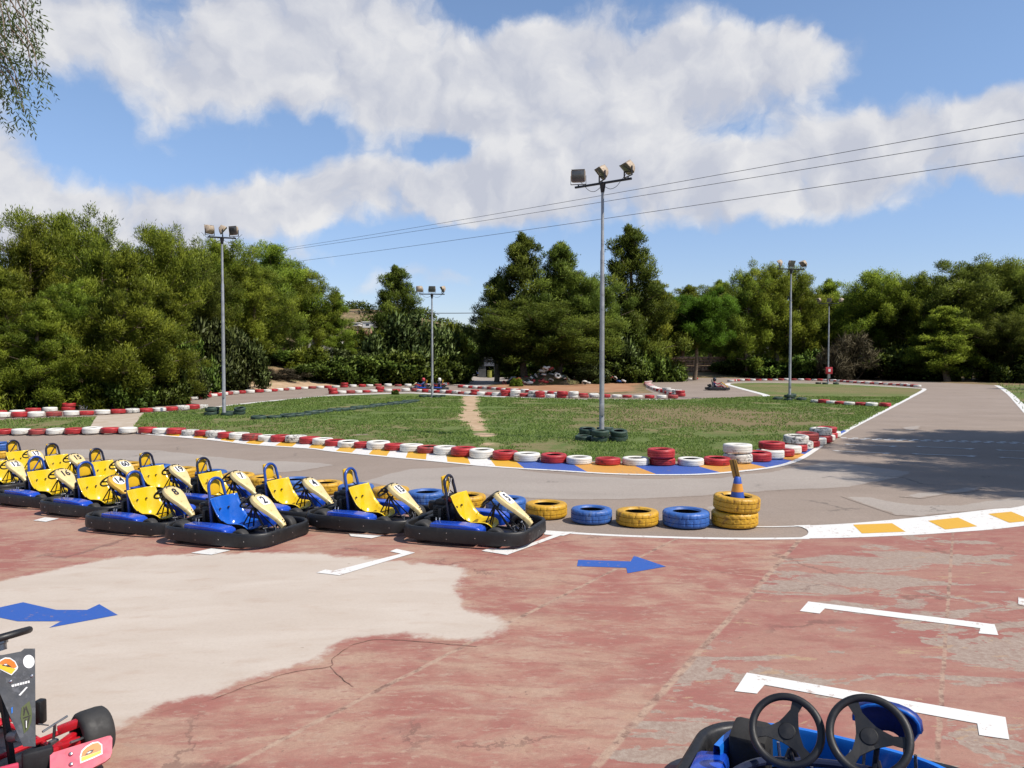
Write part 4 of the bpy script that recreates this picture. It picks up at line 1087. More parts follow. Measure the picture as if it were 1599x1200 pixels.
for (px, py, hel, sh, l1, l2, hd) in ((657, 610.5, 'helmet_red', 'suit_blue', 'blue kart driven by the person in the red helmet', 'person in a blue top and red helmet, driving left', 184), (682, 610.5, 'helmet_white', 'trousers', 'blue kart half hidden by the small middle lamp post', 'person in dark clothes and pale helmet, driving left', 180)):
    q_ = G(px, py)
    kart(l1, None, q_.x, q_.y, R(hd), 'k_blueseat', 'k_hoopdark', 'k_cream', group='karts being driven on the far track')
    driver(l2, q_.x, q_.y, R(hd), sh, hel)
# ------------------------------------------------------------------ foreground: two-seat kart (lower right)
M['f_blue'] = mat('kart_bright_blue_paint', (.012, .17, .66), .25, var=.12, scale=3, coat=.3)
M['f_navy'] = mat('kart_navy_plastic', (.010, .030, .20), .5, var=.2)
TX, TY = 1.50, 3.56
THD = math.atan2(.88, .475)
two = thing('two_seat_kart', 'blue two-seat kart with two black steering wheels side by side, at the bottom edge', 'kart', (TX, TY, 0), THD)
def swheel(parent, loc, Rw, tiltd, spin):
    w = part('steering_wheel', 'f_sw%d' % int(Rw * 1000), lambda: MB().lathe([(Rw + .0185 * math.cos(t * PI / 5), .0185 * math.sin(t * PI / 5)) for t in range(10)], 56, closed=True).mesh('steering_rim', M['k_black'], 60), parent, loc, (0, R(-tiltd), 0))
    mb = MB()
    mb.lathe([(0, -.05), (.03, -.05), (.035, -.03), (.040, -.03), (.042, -.018), (.036, -.010), (0, -.008)], 24)
    for a in (90, 210, 330):
        d = Vector((math.cos(R(a)), math.sin(R(a)), 0)); nn = Vector((-d.y, d.x, 0)); qv = []
        st = ((.02, .052, -.022), (.055, .036, -.017), (.10, .019, -.008), (Rw * .85, .024, -.003), (Rw * .99, .034, 0))
        for (r, ww, z) in st: qv += [d * r + nn * ww + Vector((0, 0, z - .005)), d * r - nn * ww + Vector((0, 0, z - .005)), d * r - nn * ww + Vector((0, 0, z + .005)), d * r + nn * ww + Vector((0, 0, z + .005))]
        mb.add(qv, [(i * 4 + j, i * 4 + (j + 1) % 4, i * 4 + 4 + (j + 1) % 4, i * 4 + 4 + j) for i in range(len(st) - 1) for j in range(4)] + [(0, 1, 2, 3), (16, 17, 18, 19)])
    me_ = mb.mesh('spokes', M['k_black'], 40)
    link('spokes', me_, w, (0, 0, 0), (0, 0, R(spin)))
    return w
# local frame: +x forward (away from the viewer), +y to the kart's left
swheel(two, (.02, .21, .605), .158, 52, 15); swheel(two, (.02, -.152, .665), .168, 52, 60)
mb = MB()
for y, z in ((.21, .60), (-.185, .64)):
    mb.tube([(.03, y, z - .03), (.42, y * .8, .20), (.6, y * .7, .13)], .013, 8); mb.tube([(.14, y, z - .14), (.02, y + .12, .10)], .011, 6); mb.tube([(.14, y, z - .14), (.02, y - .12, .10)], .011, 6)
mb.obj('steering_column', M['k_dark'], two)
mb = MB()
def plan2(ins, n=None):
    pts = []
    for p in dens_line(roundrect(.93, .77, .30, 9) + [Vector((.93, .47))], .1)[:-1]:
        l = p.length; pts.append(p - p / l * ins + Vector((-.16, 0)))
    return pts
prof = [(0, .07), (-.008, .14), (0, .22), (.008, .26), (.03, .275), (.075, .275), (.092, .26), (.095, .10), (.08, .07)]
lp = [[(p.x, p.y, z) for p in plan2(i_)] for (i_, z) in prof]; nn_, mm_ = len(lp[0]), len(lp)
mb.add([p for l_ in lp for p in l_], [(j * nn_ + k, j * nn_ + (k + 1) % nn_, ((j + 1) % mm_) * nn_ + (k + 1) % nn_, ((j + 1) % mm_) * nn_ + k) for j in range(mm_) for k in range(nn_)])
bp2 = mb.obj('bumper', M['k_black'], two, 50)
mb = MB()
for i in range(12):
    p = at_len([Vector(q) for q in plan2(0)], i * .38 + .1); mb.tube([(p.x, p.y, .17), (p.x * 1.006 + .0, p.y * 1.006, .17)], .011, 8)
mb.obj('bolts', M['k_steel'], bp2)
mb = MB(); mb.box((-.1, 0, .08), (1.5, 1.1, .012))
for y in (-.4, 0, .4): mb.tube([(-.9, y, .11), (.7, y, .11)], .018)
for x in (-.8, -.3, .2, .62): mb.tube([(x, -.52, .11), (x, .52, .11)], .018)
mb.obj('frame', M['k_dark'], two)
# padded black block on the left, wheels
mb = MB(); mb.box((.36, .44, .30), (.20, .20, .26), (0, R(-10), 0), bev=.03); mb.obj('knee_guard', M['rubber'], two)
for (wx, wy) in ((.46, .55), (.46, -.55)):
    wh = part('wheel', 'k_wheelf', m_wheel(.128, .12), two, (wx, wy, .128)); part('rim', 'k_rimf', m_rim(.128, .12), wh)
for (wx, wy) in ((-.75, .54), (-.75, -.54)):
    wh = part('wheel', 'k_wheelr', m_wheel(.14, .18), two, (wx, wy, .14)); part('rim', 'k_rimr', m_rim(.14, .18), wh)
# blue front skirt, thin shell standing inside the bumper
mb = MB()
sk_pts = [Vector(p) for p in ((.20, .60), (.42, .56), (.585, .44), (.64, .25), (.645, 0), (.63, -.25), (.58, -.44), (.44, -.58), (.1, -.635), (-.3, -.64))]
sp = smooth_line(sk_pts, 5)
vs = []
for i, p in enumerate(sp):
    d = Vector((p.x - .1, p.y)).normalized(); h = .36 - .03 * (i / len(sp))
    vs += [(p.x, p.y, .12), (p.x + d.x * .004, p.y + d.y * .004, h - .02), (p.x, p.y, h), (p.x - d.x * .03, p.y - d.y * .03, h), (p.x - d.x * .035, p.y - d.y * .035, h - .02), (p.x - d.x * .03, p.y - d.y * .03, .12)]
mb.add(vs, [(i * 6 + j, i * 6 + (j + 1) % 6, i * 6 + 6 + (j + 1) % 6, i * 6 + 6 + j) for i in range(len(sp) - 1) for j in range(6)])
mb.obj('front_skirt', M['f_blue'], two, 45)
# nose fairing behind the right wheel
mb = MB(); stn = [(.24, .150, .735), (.30, .158, .730), (.38, .150, .685), (.46, .125, .605), (.52, .08, .50)]
vs = []
for (x, w, z) in stn:
    for k in range(11):
        a = PI * k / 10; vs.append((x, -.215 + w * math.cos(a), z - .11 + .11 * math.sin(a) ** .7))
mb.add(vs, [(i * 11 + j, i * 11 + j + 1, i * 11 + 12 + j, i * 11 + 11 + j) for i in range(len(stn) - 1) for j in range(10)])
fz = mb.obj('nose_fairing', [M['f_navy'], M['f_navy'], M['f_blue']], two, 60); top_ = max(fz.data.polygons, key=lambda p: p.center.z)
if top_.normal.z < 0: fz.data.flip_normals()
sd = fz.modifiers.new('shell', 'SOLIDIFY'); sd.thickness = .016; sd.material_offset = 1; sd.material_offset_rim = 2
mb = MB(); mb.tube([(.28, -.12, .50), (.34, -.10, .13)], .008, 6); mb.tube([(.28, -.34, .50), (.36, -.36, .13)], .008, 6); mb.tube([(.40, -.05, .40), (.30, .04, .14)], .006, 6); mb.tube([(.35, .30, .38), (.33, .27, .14)], .008, 6); mb.tube([(.33, .13, .30), (.31, .11, .12)], .008, 6)
mb.obj('fairing_stay', M['k_steel'], two)
mb = MB(); mb.tube(smooth_line([Vector(p) for p in ((-.25, .48, .14), (-.18, .46, .37), (-.05, .35, .44), (.14, .20, .40), (.20, -.05, .41), (.14, -.30, .43), (-.05, -.47, .42), (-.2, -.52, .3), (-.25, -.52, .14))], 6), .020, 10)
mb.obj('front_tube', M['k_hoopdark'], two)
mb = MB(); mb.box((.08, -.42, .42), (.18, .17, .012), (0, R(-14), 0), bev=.004); tr_ = mb.obj('instrument_tray', M['k_black'], two)
mb = MB()
for pts in ([(.005, -.35, .420), (.16, -.35, .457), (.165, -.49, .459), (.01, -.49, .421), (.005, -.35, .420)], [(.04, -.38, .43), (.09, -.38, .442), (.095, -.44, .443), (.045, -.44, .431), (.04, -.38, .43)]): mb.tube(pts, .0045, 6)
mb.obj('chrome_trim', M['k_steel'], tr_)
mb = MB(); mb.box((.10, .60, .27), (.34, .17, .10), (R(-8), R(8), R(6)), bev=.03); mb.box((-.22, .64, .27), (.36, .16, .1), (0, 0, 0), bev=.03); mb.obj('side_pod', M['k_blue'], two)
mb = MB(); mb.box((-.1, -.62, .26), (.7, .16, .1), bev=.03); mb.obj('side_pod', M['f_blue'], two)
for y in (.24, -.24):
    st = part('seat', 'k_seatk_blueseat', m_seat(M['k_blueseat']), two, (-.35, y, .03)); sd = st.modifiers.new('shell', 'SOLIDIFY'); sd.thickness = .014; sd.offset = -1; sd.material_offset = 1
MB().box((.26, .05, .16), (.2, .3, .12), bev=.02).tube([(.2, -.2, .3), (.3, .1, .28), (.42, .3, .2)], .012).obj('gearbox', M['k_dark'], two)

# part of another kart at the right edge
edge = thing('parked_kart_wheel', 'black kart tyre at the right edge of the bottom corner', 'kart wheel', (2.70, 3.86, 0))
tyo = part('slick', 'e_slick', m_wheel(.15, .2), edge, (0, 0, .15), (0, 0, R(20))); part('rim', 'e_rim', m_rim(.15, .2), tyo)

# ------------------------------------------------------------------ foreground: red kart (lower left)
M['r_red'] = mat('red_kart_paint', (.55, .012, .022), .35, var=.15, dirt=(.2, .03, .03), dirt_amt=.15)
M['r_pink'] = mat('faded_pink_plastic', (.60, .055, .115), .45, var=.1, scale=6, dirt=(.45, .04, .075), dirt_amt=.25)
M['r_grey'] = mat('scuffed_grey_plastic', (.060, .064, .072), .5, var=.25, scale=7, dirt=(.12, .125, .14), dirt_amt=.35, bump=.1, bscale=40)
M['st_orange'] = mat('sticker_orange', (.72, .20, .015), .4); M['st_yellow'] = mat('sticker_yellow', (.80, .50, .02), .4); M['st_white'] = mat('sticker_white', (.82, .82, .82), .4, var=.03)
M['st_green'] = mat('sticker_olive', (.075, .095, .022), .5); M['st_dark'] = mat('sticker_dark', (.05, .02, .01), .5); M['st_bluel'] = mat('sticker_blue', (.03, .18, .62), .4)
M['alu'] = mat('cast_aluminium', (.35, .35, .35), .4, .8)
RHD = R(-30)
h_ = Vector((math.cos(RHD), math.sin(RHD))); l_ = Vector((-h_.y, h_.x))
R0 = Vector((-2.73, 4.33)) - h_ * .80 - l_ * .05
red = thing('red_racing_kart', 'red kart with a grey sticker-covered front panel and pink bumper at the lower left corner', 'kart', (R0.x, R0.y, zg(R0.x, R0.y)), RHD)
RI = Matrix.Rotation(-RHD, 4, 'Z') @ Matrix.Translation((-R0.x, -R0.y, -zg(R0.x, R0.y)))
def loc(px, py, d): return RI @ at(px, py, d)
# front wheel at the kart's left, and its mirror
c_ = loc(144, 1133, 4.72)
WX, WY = c_.x, c_.y
wh = part('wheel', 'r_wheel', m_wheel(.15, .175), red, (WX, WY, .15), (0, 0, R(-10))); part('rim', 'r_rim', m_rim(.15, .175), wh)
wh = part('wheel', 'r_wheel', None, red, (WX, -WY, .15)); part('rim', 'r_rim', None, wh)
for s in (1, -1):
    wh = part('wheel', 'r_wheelr', m_wheel(.14, .2), red, (WX - 1.2, s * .50, .14)); part('rim', 'r_rimr', m_rim(.14, .2), wh)
mb = MB()
for s in (1, -1):
    mb.tube([(WX - 1.2, s * .32, .10), (WX - .4, s * .30, .10), (WX, s * .26, .11), (WX + .2, s * .2, .12)], .017, 10)
    mb.box((WX, s * (WY - .19), .16), (.05, .20, .045), (R(8 * s), 0, R(14 * s)), bev=.006); mb.box((WX + .045, s * (WY - .15), .115), (.04, .16, .05), bev=.006)
    mb.tube([(WX + .06, s * .2, .13), (WX + .04, s * (WY - .04), .14)], .016)
mb.tube([(WX - .25, -.42, .12), (WX - .25, .42, .12)], .017); mb.tube([(WX - .7, -.42, .12), (WX - .7, .42, .12)], .017); mb.tube([(WX + .2, -.2, .12), (WX + .2, .2, .12)], .017)
mb.tube([(WX - .28, -.10, .13), (WX - .24, -.06, .38), (WX - .30, 0, .60)], .016); mb.tube([(WX - .28, .22, .13), (WX - .3, .12, .36), (WX - .33, .02, .58)], .016)
mb.box((WX - .33, 0, .60), (.06, .07, .05), (0, R(30), 0), bev=.008)
mb.obj('frame', M['r_red'], red)
mb = MB(); mb.box((WX - .3, 0, .075), (1.1, .6, .012)); mb.obj('floor_tray', M['k_dark'], red)
st = part('seat', 'k_seatk_shell', m_seat(M['k_shell']), red, (WX - .75, 0, .02)); sd = st.modifiers.new('shell', 'SOLIDIFY'); sd.thickness = .014; sd.offset = -1; sd.material_offset = 1
# steering wheel seen edge-on
c_ = loc(-2, 997, 4.62)
sw = link('steering_wheel', MB().lathe([(.158 + .021 * math.cos(t * PI / 5), .021 * math.sin(t * PI / 5)) for t in range(10)], 48, closed=True).mesh('steering_rim', M['k_black'], 60), red, c_)
wn = Vector((-.30, 0.0, .95)).normalized(); sw.rotation_euler = wn.to_track_quat('Z', 'Y').to_euler()
link('spokes', CACHE['k_spokes'], sw)
MB().lathe([(0, -.075), (.032, -.075), (.035, -.04), (.045, -.035), (.045, -.012), (0, -.01)], 16).obj('steering_hub', M['alu'], sw)
# grey front panel: a slab through four photographed corners, 20 mm thick
p_tr, p_br, p_bl, p_tl = loc(54.5, 1013, 4.58), loc(55.5, 1166, 4.37), loc(36, 1166, 4.35), loc(-26, 1024, 4.46)
ux = (p_tr - p_tl).normalized(); dn = ((p_br + p_bl) * .5 - (p_tr + p_tl) * .5).normalized(); nz = ux.cross(dn).normalized()
if (RI @ Vector((0, 0, CAM_H)) - p_tr).dot(nz) < 0: nz = -nz
def edge_pts():
    L_ = [p_tl, p_tl.lerp(p_tr, .35) + dn * .012, p_tl.lerp(p_tr, .72) + dn * .006, p_tl.lerp(p_tr, .8) - dn * .008, p_tr, p_tr.lerp(p_br, .3), p_tr.lerp(p_br, .6), p_br, p_bl, p_bl.lerp(p_tl, .35), p_bl.lerp(p_tl, .62) + ux * .0, p_bl.lerp(p_tl, .8)]
    return L_
ep = edge_pts(); n_ = len(ep)
pm = MB(); bow = lambda p: -nz * (.035 * abs((p - (p_tl + p_tr) * .5).dot(ux) / .3) ** 2)
pm.add([p for p in ep] + [p - nz * .018 for p in ep], [tuple(range(n_)), tuple(range(2 * n_ - 1, n_ - 1, -1))] + [(i, (i + 1) % n_, n_ + (i + 1) % n_, n_ + i) for i in range(n_)])
gp = pm.obj('front_panel', M['r_grey'], red, None)
def onp(px, py):
    """local point on the panel face under a photographed spot"""
    o_ = RI @ Vector((0, 0, CAM_H)); d_ = (RI.to_3x3() @ ray(px, py)); t_ = (p_tr - o_).dot(nz) / d_.dot(nz)
    return o_ + d_ * t_
def decal(name, px_pts, m_, lift, par):
    mb = MB(); mb.add([onp(*p) + nz * lift for p in px_pts], [tuple(range(len(px_pts)))]); return mb.obj(name, m_, par, None)
def ell(cx, cy, rx, ry, n=24, a0=0, a1=360): return [(cx + rx * math.cos(R(a0 + (a1 - a0) * k / n)), cy + ry * math.sin(R(a0 + (a1 - a0) * k / n))) for k in range(n + (a1 - a0 < 360))]
decal('round_sticker', ell(45, 1033.5, 9, 10.5), M['st_white'], .003, gp)
bad = decal('badge', [(-8, 1042), (0, 1031), (8, 1027), (16, 1027.5), (24, 1033), (28.5, 1042), (27, 1046), (18, 1055), (2, 1047)], M['st_white'], .003, gp)
decal('badge_top', [(-6, 1041.5), (1, 1033), (8, 1029), (16, 1029.5), (23, 1034.5), (26.5, 1042), (22, 1044), (0, 1037)], M['st_orange'], .0045, bad)
decal('badge_band', [(-6, 1042.5), (0, 1037.5), (22, 1044.5), (25, 1045), (18, 1053), (3, 1046)], M['st_yellow'], .005, bad)
decal('badge_mark', [(3, 1040), (9, 1036), (13, 1038.5), (18, 1041.5), (13, 1042), (8, 1040.5)], M['st_dark'], .0062, bad)
decal('badge_mark', [(6, 1038), (10, 1037), (12, 1039), (8, 1039.5)], M['st_white'], .0072, bad)
for (cx, cy) in ((49.7, 1055.5), (16.8, 1064)):
    p = onp(cx, cy); link('screw', MB().lathe([(0, .008), (.006, .007), (.011, .002), (.011, 0)], 12).mesh('screw', M['k_steel']), gp, p, nz.to_track_quat('Z', 'Y').to_euler())
decal('white_lettering', [(18, 1070), (46, 1063), (46.5, 1066.5), (18.5, 1073.5)], M['st_white'], .003, gp)
for i in range(6): decal('letter_gap', [(22 + i * 4.1, 1069 - i), (22.8 + i * 4.1, 1068.8 - i), (23 + i * 4.1, 1072.2 - i), (22.2 + i * 4.1, 1072.4 - i)], M['r_grey'], .0045, gp)
decal('white_dash', [(29, 1086), (41, 1073), (43.5, 1073.5), (32, 1086.5)], M['st_white'], .003, gp)
em = decal('olive_emblem', [(34, 1105), (46, 1095), (49, 1107), (50, 1116), (49, 1128), (44, 1140), (37.5, 1146), (35, 1132), (32, 1120)], M['st_green'], .003, gp)
for pts in ([(37, 1104), (40, 1108), (38, 1118), (36.5, 1118)], [(41, 1102), (46, 1116), (44.5, 1117), (39.5, 1105)], [(36, 1121), (48, 1117), (48, 1118.5), (36, 1123)], [(38, 1125), (41, 1123), (41, 1139), (39.5, 1141)], [(44, 1121), (47, 1120), (43, 1137), (42.5, 1132)]): decal('emblem_stripe', pts, M['k_shell'], .0045, em)
decal('emblem_letter', [(40.5, 1126), (42, 1125.8), (42, 1137), (40.8, 1137)], M['st_white'], .0062, em)
decal('blue_fleck', [(17.5, 1106), (20, 1104), (20, 1113), (18, 1115)], M['st_bluel'], .003, gp)
# black pads, engine casing, pedal
a_, b_ = loc(62, 1102, 4.72), loc(64, 1121, 4.70)
mb = MB(); mb.box(tuple((a_ + b_) * .5), (.05, .06, .15), (0, 0, R(20)), bev=.012); mb.obj('side_guard', M['k_black'], red)
p = loc(24, 1150, 4.45); mb = MB(); mb.lathe([(0, -.05), (.03, -.05), (.035, 0), (.03, .05), (0, .05)], 18, Matrix.Translation(p) @ Matrix.Rotation(R(75), 4, 'Y')); mb.obj('engine_cover', M['alu'], red)
p = loc(10, 1110, 4.5); mb = MB(); mb.box(tuple(p + Vector((0, 0, -.1))), (.035, .03, .5), (0, R(-14), 0), bev=.004); mb.obj('panel_stay', M['k_black'], red)
p = loc(86, 1130, 4.6); mb = MB(); mb.tube([p + Vector((.0, .075, .015)), p + Vector((0, -.075, -.02))], .007, 6); mb.tube([p, p + Vector((-.02, 0, -.10))], .009, 6); mb.box(tuple(p + Vector((-.02, 0, -.12))), (.03, .05, .03), bev=.004); mb.obj('pedal', M['alu'], red)
mb = MB(); q1, q2 = loc(96, 1142, 4.62), loc(122, 1126, 4.66); mb.box(tuple((q1 + q2) * .5), (.04, .13, .05), (R(12), 0, R(-30)), bev=.006); q1 = loc(105, 1163, 4.55); mb.box(tuple(q1), (.05, .14, .04), (R(6), 0, R(-30)), bev=.006); mb.obj('stub_bracket', M['r_red'], red)
mb = MB(); mb.tube([loc(110, 1160, 4.5), loc(132, 1152, 4.6)], .008, 6); mb.tube([loc(60, 1131, 4.6), loc(76, 1133, 4.6)], .004, 6); mb.obj('linkage', M['k_steel'], red)
# pink front bumper panel with a badge, black nose block
b1, b2_, b3, b4 = loc(80, 1176, 4.36), loc(174, 1149, 4.54), loc(171, 1188, 4.44), loc(78, 1232, 4.24)
nzp = (b2_ - b1).cross(b4 - b1).normalized()
if (RI @ Vector((0, 0, CAM_H)) - b1).dot(nzp) < 0: nzp = -nzp
def onb(px, py):
    o_ = RI @ Vector((0, 0, CAM_H)); d_ = (RI.to_3x3() @ ray(px, py)); t_ = (b1 - o_).dot(nzp) / d_.dot(nzp); return o_ + d_ * t_
pk_px = [(78, 1177), (120, 1164), (168, 1149.5), (173, 1149), (175.5, 1153), (175, 1175), (172, 1183), (165, 1189), (120, 1212), (78, 1234)]
fr = [onb(*p) for p in pk_px]; n_ = len(fr)
mb = MB(); mb.add(fr + [p - nzp * .02 for p in fr], [tuple(range(n_)), tuple(range(2 * n_ - 1, n_ - 1, -1))] + [(i, (i + 1) % n_, n_ + (i + 1) % n_, n_ + i) for i in range(n_)])
pb = mb.obj('front_bumper', M['r_pink'], red, None)
def decb(name, px_pts, m_, lift, par):
    mb = MB(); mb.add([onb(*p) + nzp * lift for p in px_pts], [tuple(range(len(px_pts)))]); return mb.obj(name, m_, par, None)
bad = decb('badge', [(125, 1193), (124.5, 1182), (127, 1173), (134, 1166), (144, 1160), (153, 1158.5), (159.5, 1163), (160, 1178), (145, 1185)], M['st_white'], .003, pb)
decb('badge_top', [(126.5, 1183), (129, 1174), (135, 1168), (145, 1162), (153, 1160.5), (158, 1165), (158, 1172), (142, 1178)], M['st_orange'], .0045, bad)
decb('badge_band', [(127, 1190), (127, 1183.5), (142, 1178.5), (158, 1172.5), (158, 1176.5), (144, 1183)], M['st_yellow'], .005, bad)
decb('badge_mark', [(132, 1181), (137, 1174), (142, 1172), (147, 1171), (144, 1176), (137, 1179)], M['st_dark'], .006, bad)
decb('badge_mark', [(135, 1177), (140, 1174.5), (143, 1174.5), (138, 1177.5)], M['st_white'], .007, bad)
for (cx, cy) in ((110.5, 1178), (111, 1194)):
    link('bumper_bolt', MB().lathe([(0, .014), (.008, .012), (.013, .003), (.013, 0)], 14).mesh('bumper_bolt', M['k_steel']), pb, onb(cx, cy), nzp.to_track_quat('Z', 'Y').to_euler())
p = loc(62, 1188, 4.33); ang = math.atan2((b2_ - b1).y, (b2_ - b1).x)
mb = MB(); mb.box((p.x - .02, p.y, .125), (.155, .06, .25), (0, 0, ang), bev=.018); mb.obj('nose_block', M['k_black'], red)
mb = MB(); mb.box((p.x - .35 * math.cos(ang), p.y - .35 * math.sin(ang), .14), (.5, .03, .13), (0, 0, ang), bev=.01); mb.obj('front_bumper', M['r_pink'], red)

# ------------------------------------------------------------------ lamp posts
M['galv'] = mat('galvanised_steel', (.36, .37, .38), .45, .35, var=.15, scale=3, dirt=(.24, .24, .24), dirt_amt=.15)
M['lamp_case'] = mat('weathered_beige_lamp_case', (.46, .37, .27), .6, var=.15, scale=8, dirt=(.26, .17, .09), dirt_amt=.3)
M['lamp_dark'] = mat('dark_lamp_front', (.13, .13, .125), .35, var=.2, scale=9, dirt=(.10, .07, .04), dirt_amt=.25)
M['lamp_glass'] = mat('lamp_glass', (.10, .105, .105), .15, var=.2, coat=.3)
def m_head():
    mb = MB(); st = [(-.17, .07, .06, .03), (-.14, .13, .10, .025), (-.05, .19, .155, .01), (.03, .205, .18, 0), (.055, .215, .19, 0), (.06, .205, .18, 0)]
    vs = []
    for (x, w, h, dz) in st:
        for p in roundrect(w, h, min(w, h) * .35, 3): vs.append((x, p.x, p.y + dz))
    n = 16; fs = [(i * n + j, i * n + (j + 1) % n, i * n + n + (j + 1) % n, i * n + n + j) for i in range(len(st) - 1) for j in range(n)] + [tuple(range(n)), tuple(range((len(st) - 1) * n, len(st) * n))]
    mb.add(vs, fs)
    for i in range(5): mb.box((-.13, -.08 + .04 * i, .05), (.08, .006, .16), bev=0)
    return mb.mesh('floodlight', M['lamp_case'], 40)
def m_lens(): return MB().box((.0625, 0, 0), (.006, .37, .32), bev=.002).box((.061, 0, .183), (.012, .40, .02)).mesh('lens', M['lamp_glass'])
def m_yoke():
    mb = MB()
    for s in (-1, 1): mb.box((0, s * .225, -.11), (.04, .012, .26))
    mb.box((0, 0, -.235), (.05, .45, .014)); mb.tube([(0, 0, -.24), (0, 0, -.30)], .02)
    return mb.mesh('yoke', M['k_dark'])
def lamp_post(key, H_, yaw, heads, label, blen=.95, rr=.075):
    p = POST[key]; z0 = zg(p.x, p.y)
    o = thing('lamp_post', label, 'lamp post', (p.x, p.y, z0), 0, 'floodlight posts around the track')
    mb = MB(); mb.lathe([(rr * 2, 0), (rr * 2, .015), (rr * 1.15, .02), (rr, .05), (rr * .92, H_ * .4), (rr * .78, H_ * .74), (rr * .62, H_ * .745), (rr * .58, H_ - .02), (0, H_)], 16); mb.box((0, -rr * 1.05, .9), (.11, .03, .35), bev=.006)
    mb.obj('mast', M['galv'], o)
    d = Vector((math.cos(R(yaw)), math.sin(R(yaw)), 0))
    mb = MB(); mb.box((0, 0, H_ + .02), (blen * 2, .06, .06), (0, 0, R(yaw)), bev=.006); mb.lathe([(.05, H_ - .25), (.06, H_ - .2), (.09, H_), (.05, H_ + .03)], 12); mb.obj('crossbar', M['k_dark'], o)
    for (t, hy, tilt) in heads:
        q = d * (t * blen); fl = part('floodlight', 'lamp_head', m_head, o, (q.x, q.y, H_ + .34), (0, R(tilt), R(hy)))
        part('lens', 'lamp_lens', m_lens, fl)
        part('yoke', 'lamp_yoke', m_yoke, o, (q.x, q.y, H_ + .33), (0, 0, R(hy)))
    mb = MB()
    for s in (-1, 1): mb.tube(smooth_line([Vector((0, 0, H_ - .08)) + d * s * t + Vector((0, 0, zz)) for t, zz in ((.06, 0), (.25, -.10), (.45, -.06), (.62, .10), (.8, .28))], 4), .008, 6)
    mb.obj('cable', M['k_black'], o)
lamp_post('near', 7.45, -38, ((-.88, -100, 8), (-.02, 195, 42), (.88, 200, 48)), 'tall grey floodlight post standing in the near lawn, nearest of all the posts')
lamp_post('left', 7.45, 22, ((.85, -110, 10), (.05, 20, 40), (-.85, 150, 10)), 'grey floodlight post on the left, in front of the left pines', .56)
lamp_post('mid', 6.3, 5, ((-.95, 120, 20), (0, -80, 20), (.85, 200, 30)), 'small distant floodlight post in the middle, behind the line of green tyres', .78)
lamp_post('right', 7.45, 12, ((-.85, 160, 35), (.02, -60, 25), (.9, 200, 45)), 'grey floodlight post on the right, between the two small lawns', .85)
lamp_post('back', 7.45, 0, ((-.95, 190, 30), (0, -100, 20), (1.1, 20, 45)), 'thin farthest floodlight post with a red box near its foot', 1.0)
M['red_sign'] = mat('red_fire_box', (.42, .02, .03), .5)
p = POST['back']
o = thing('fire_box', 'small red box fixed low on the farthest floodlight post', 'box', (p.x, p.y - .16, zg(p.x, p.y) + .95))
MB().box((0, 0, .32), (.62, .16, .64), bev=.02).obj('case', M['red_sign'], o)
MB().box((.02, -.083, .34), (.2, .006, .26), bev=.0).obj('window', M['st_white'], o)
MB().box((0, .0, -.2), (.2, .14, .4)).obj('hydrant', M['alu'], o)

# overhead wires, strung between poles outside the picture
M['wire'] = mat('wire_black', (.03, .03, .035), .6)
def wire(name, label, a, b2, sag, r):
    pts = [a.lerp(b2, i / 40) - Vector((0, 0, sag * 4 * (i / 40) * (1 - i / 40))) for i in range(41)]
    o = MB().tube(pts, r, 6).obj(name, M['wire']); return tag(o, label, 'wire', 'overhead wires')
wire('overhead_wire', 'uppermost of the three long overhead wires', at(1900, 132, 27), at(380, 398, 92), .25, .013)
wire('overhead_wire', 'middle one of the three long overhead wires', at(1900, 158, 27.5), at(330, 407, 92), .25, .013)
wire('overhead_wire', 'lowest of the three long overhead wires', at(1900, 198, 27), at(330, 425, 92), .25, .013)
wire('overhead_wire', 'short low wire far off above the distant houses', at(500, 485, 130), at(800, 488, 140), .3, .06)

# ------------------------------------------------------------------ trees
def leaf_mat(name, dark, light, trans=.25, dry=None):
    m = bpy.data.materials.new(name); m.use_nodes = True
    t = m.node_tree; b = NB(t); t.nodes.clear()
    at_ = b.n('ShaderNodeAttribute', attribute_name='tint'); oi = b.n('ShaderNodeObjectInfo')
    col = b.mix(at_.outputs['Fac'], dark, light)
    hs = b.n('ShaderNodeHueSaturation'); b.set(hs.inputs['Color'], col)
    b.set(hs.inputs['Hue'], b.m('MULTIPLY_ADD', oi.outputs['Random'], .03, .488)); b.set(hs.inputs['Value'], b.m('MULTIPLY_ADD', oi.outputs['Random'], .45, .80))
    d = b.n('ShaderNodeBsdfDiffuse'); tr = b.n('ShaderNodeBsdfTranslucent'); g = b.n('ShaderNodeBsdfGlossy'); g.inputs['Roughness'].default_value = .5
    t.links.new(hs.outputs[0], d.inputs[0]); t.links.new(hs.outputs[0], tr.inputs[0])
    mx = b.n('ShaderNodeMixShader'); mx.inputs[0].default_value = trans
    t.links.new(d.outputs[0], mx.inputs[1]); t.links.new(tr.outputs[0], mx.inputs[2])
    m2 = b.n('ShaderNodeMixShader'); m2.inputs[0].default_value = .012
    t.links.new(mx.outputs[0], m2.inputs[1]); t.links.new(g.outputs[0], m2.inputs[2])
    o = b.n('ShaderNodeOutputMaterial'); t.links.new(m2.outputs[0], o.inputs[0])
    return m
M['pine'] = leaf_mat('aleppo_pine_needles', (.125, .18, .023), (.43, .50, .060), .5)
M['pine_deep'] = leaf_mat('dark_pine_needles', (.082, .126, .022), (.28, .35, .054), .42)
M['stone_pine'] = leaf_mat('stone_pine_needles', (.062, .150, .015), (.185, .360, .036), .40)
M['bush'] = leaf_mat('bush_leaves', (.072, .118, .020), (.220, .300, .052), .35)
M['olive'] = leaf_mat('grey_green_leaves', (.066, .092, .030), (.180, .225, .066), .3)
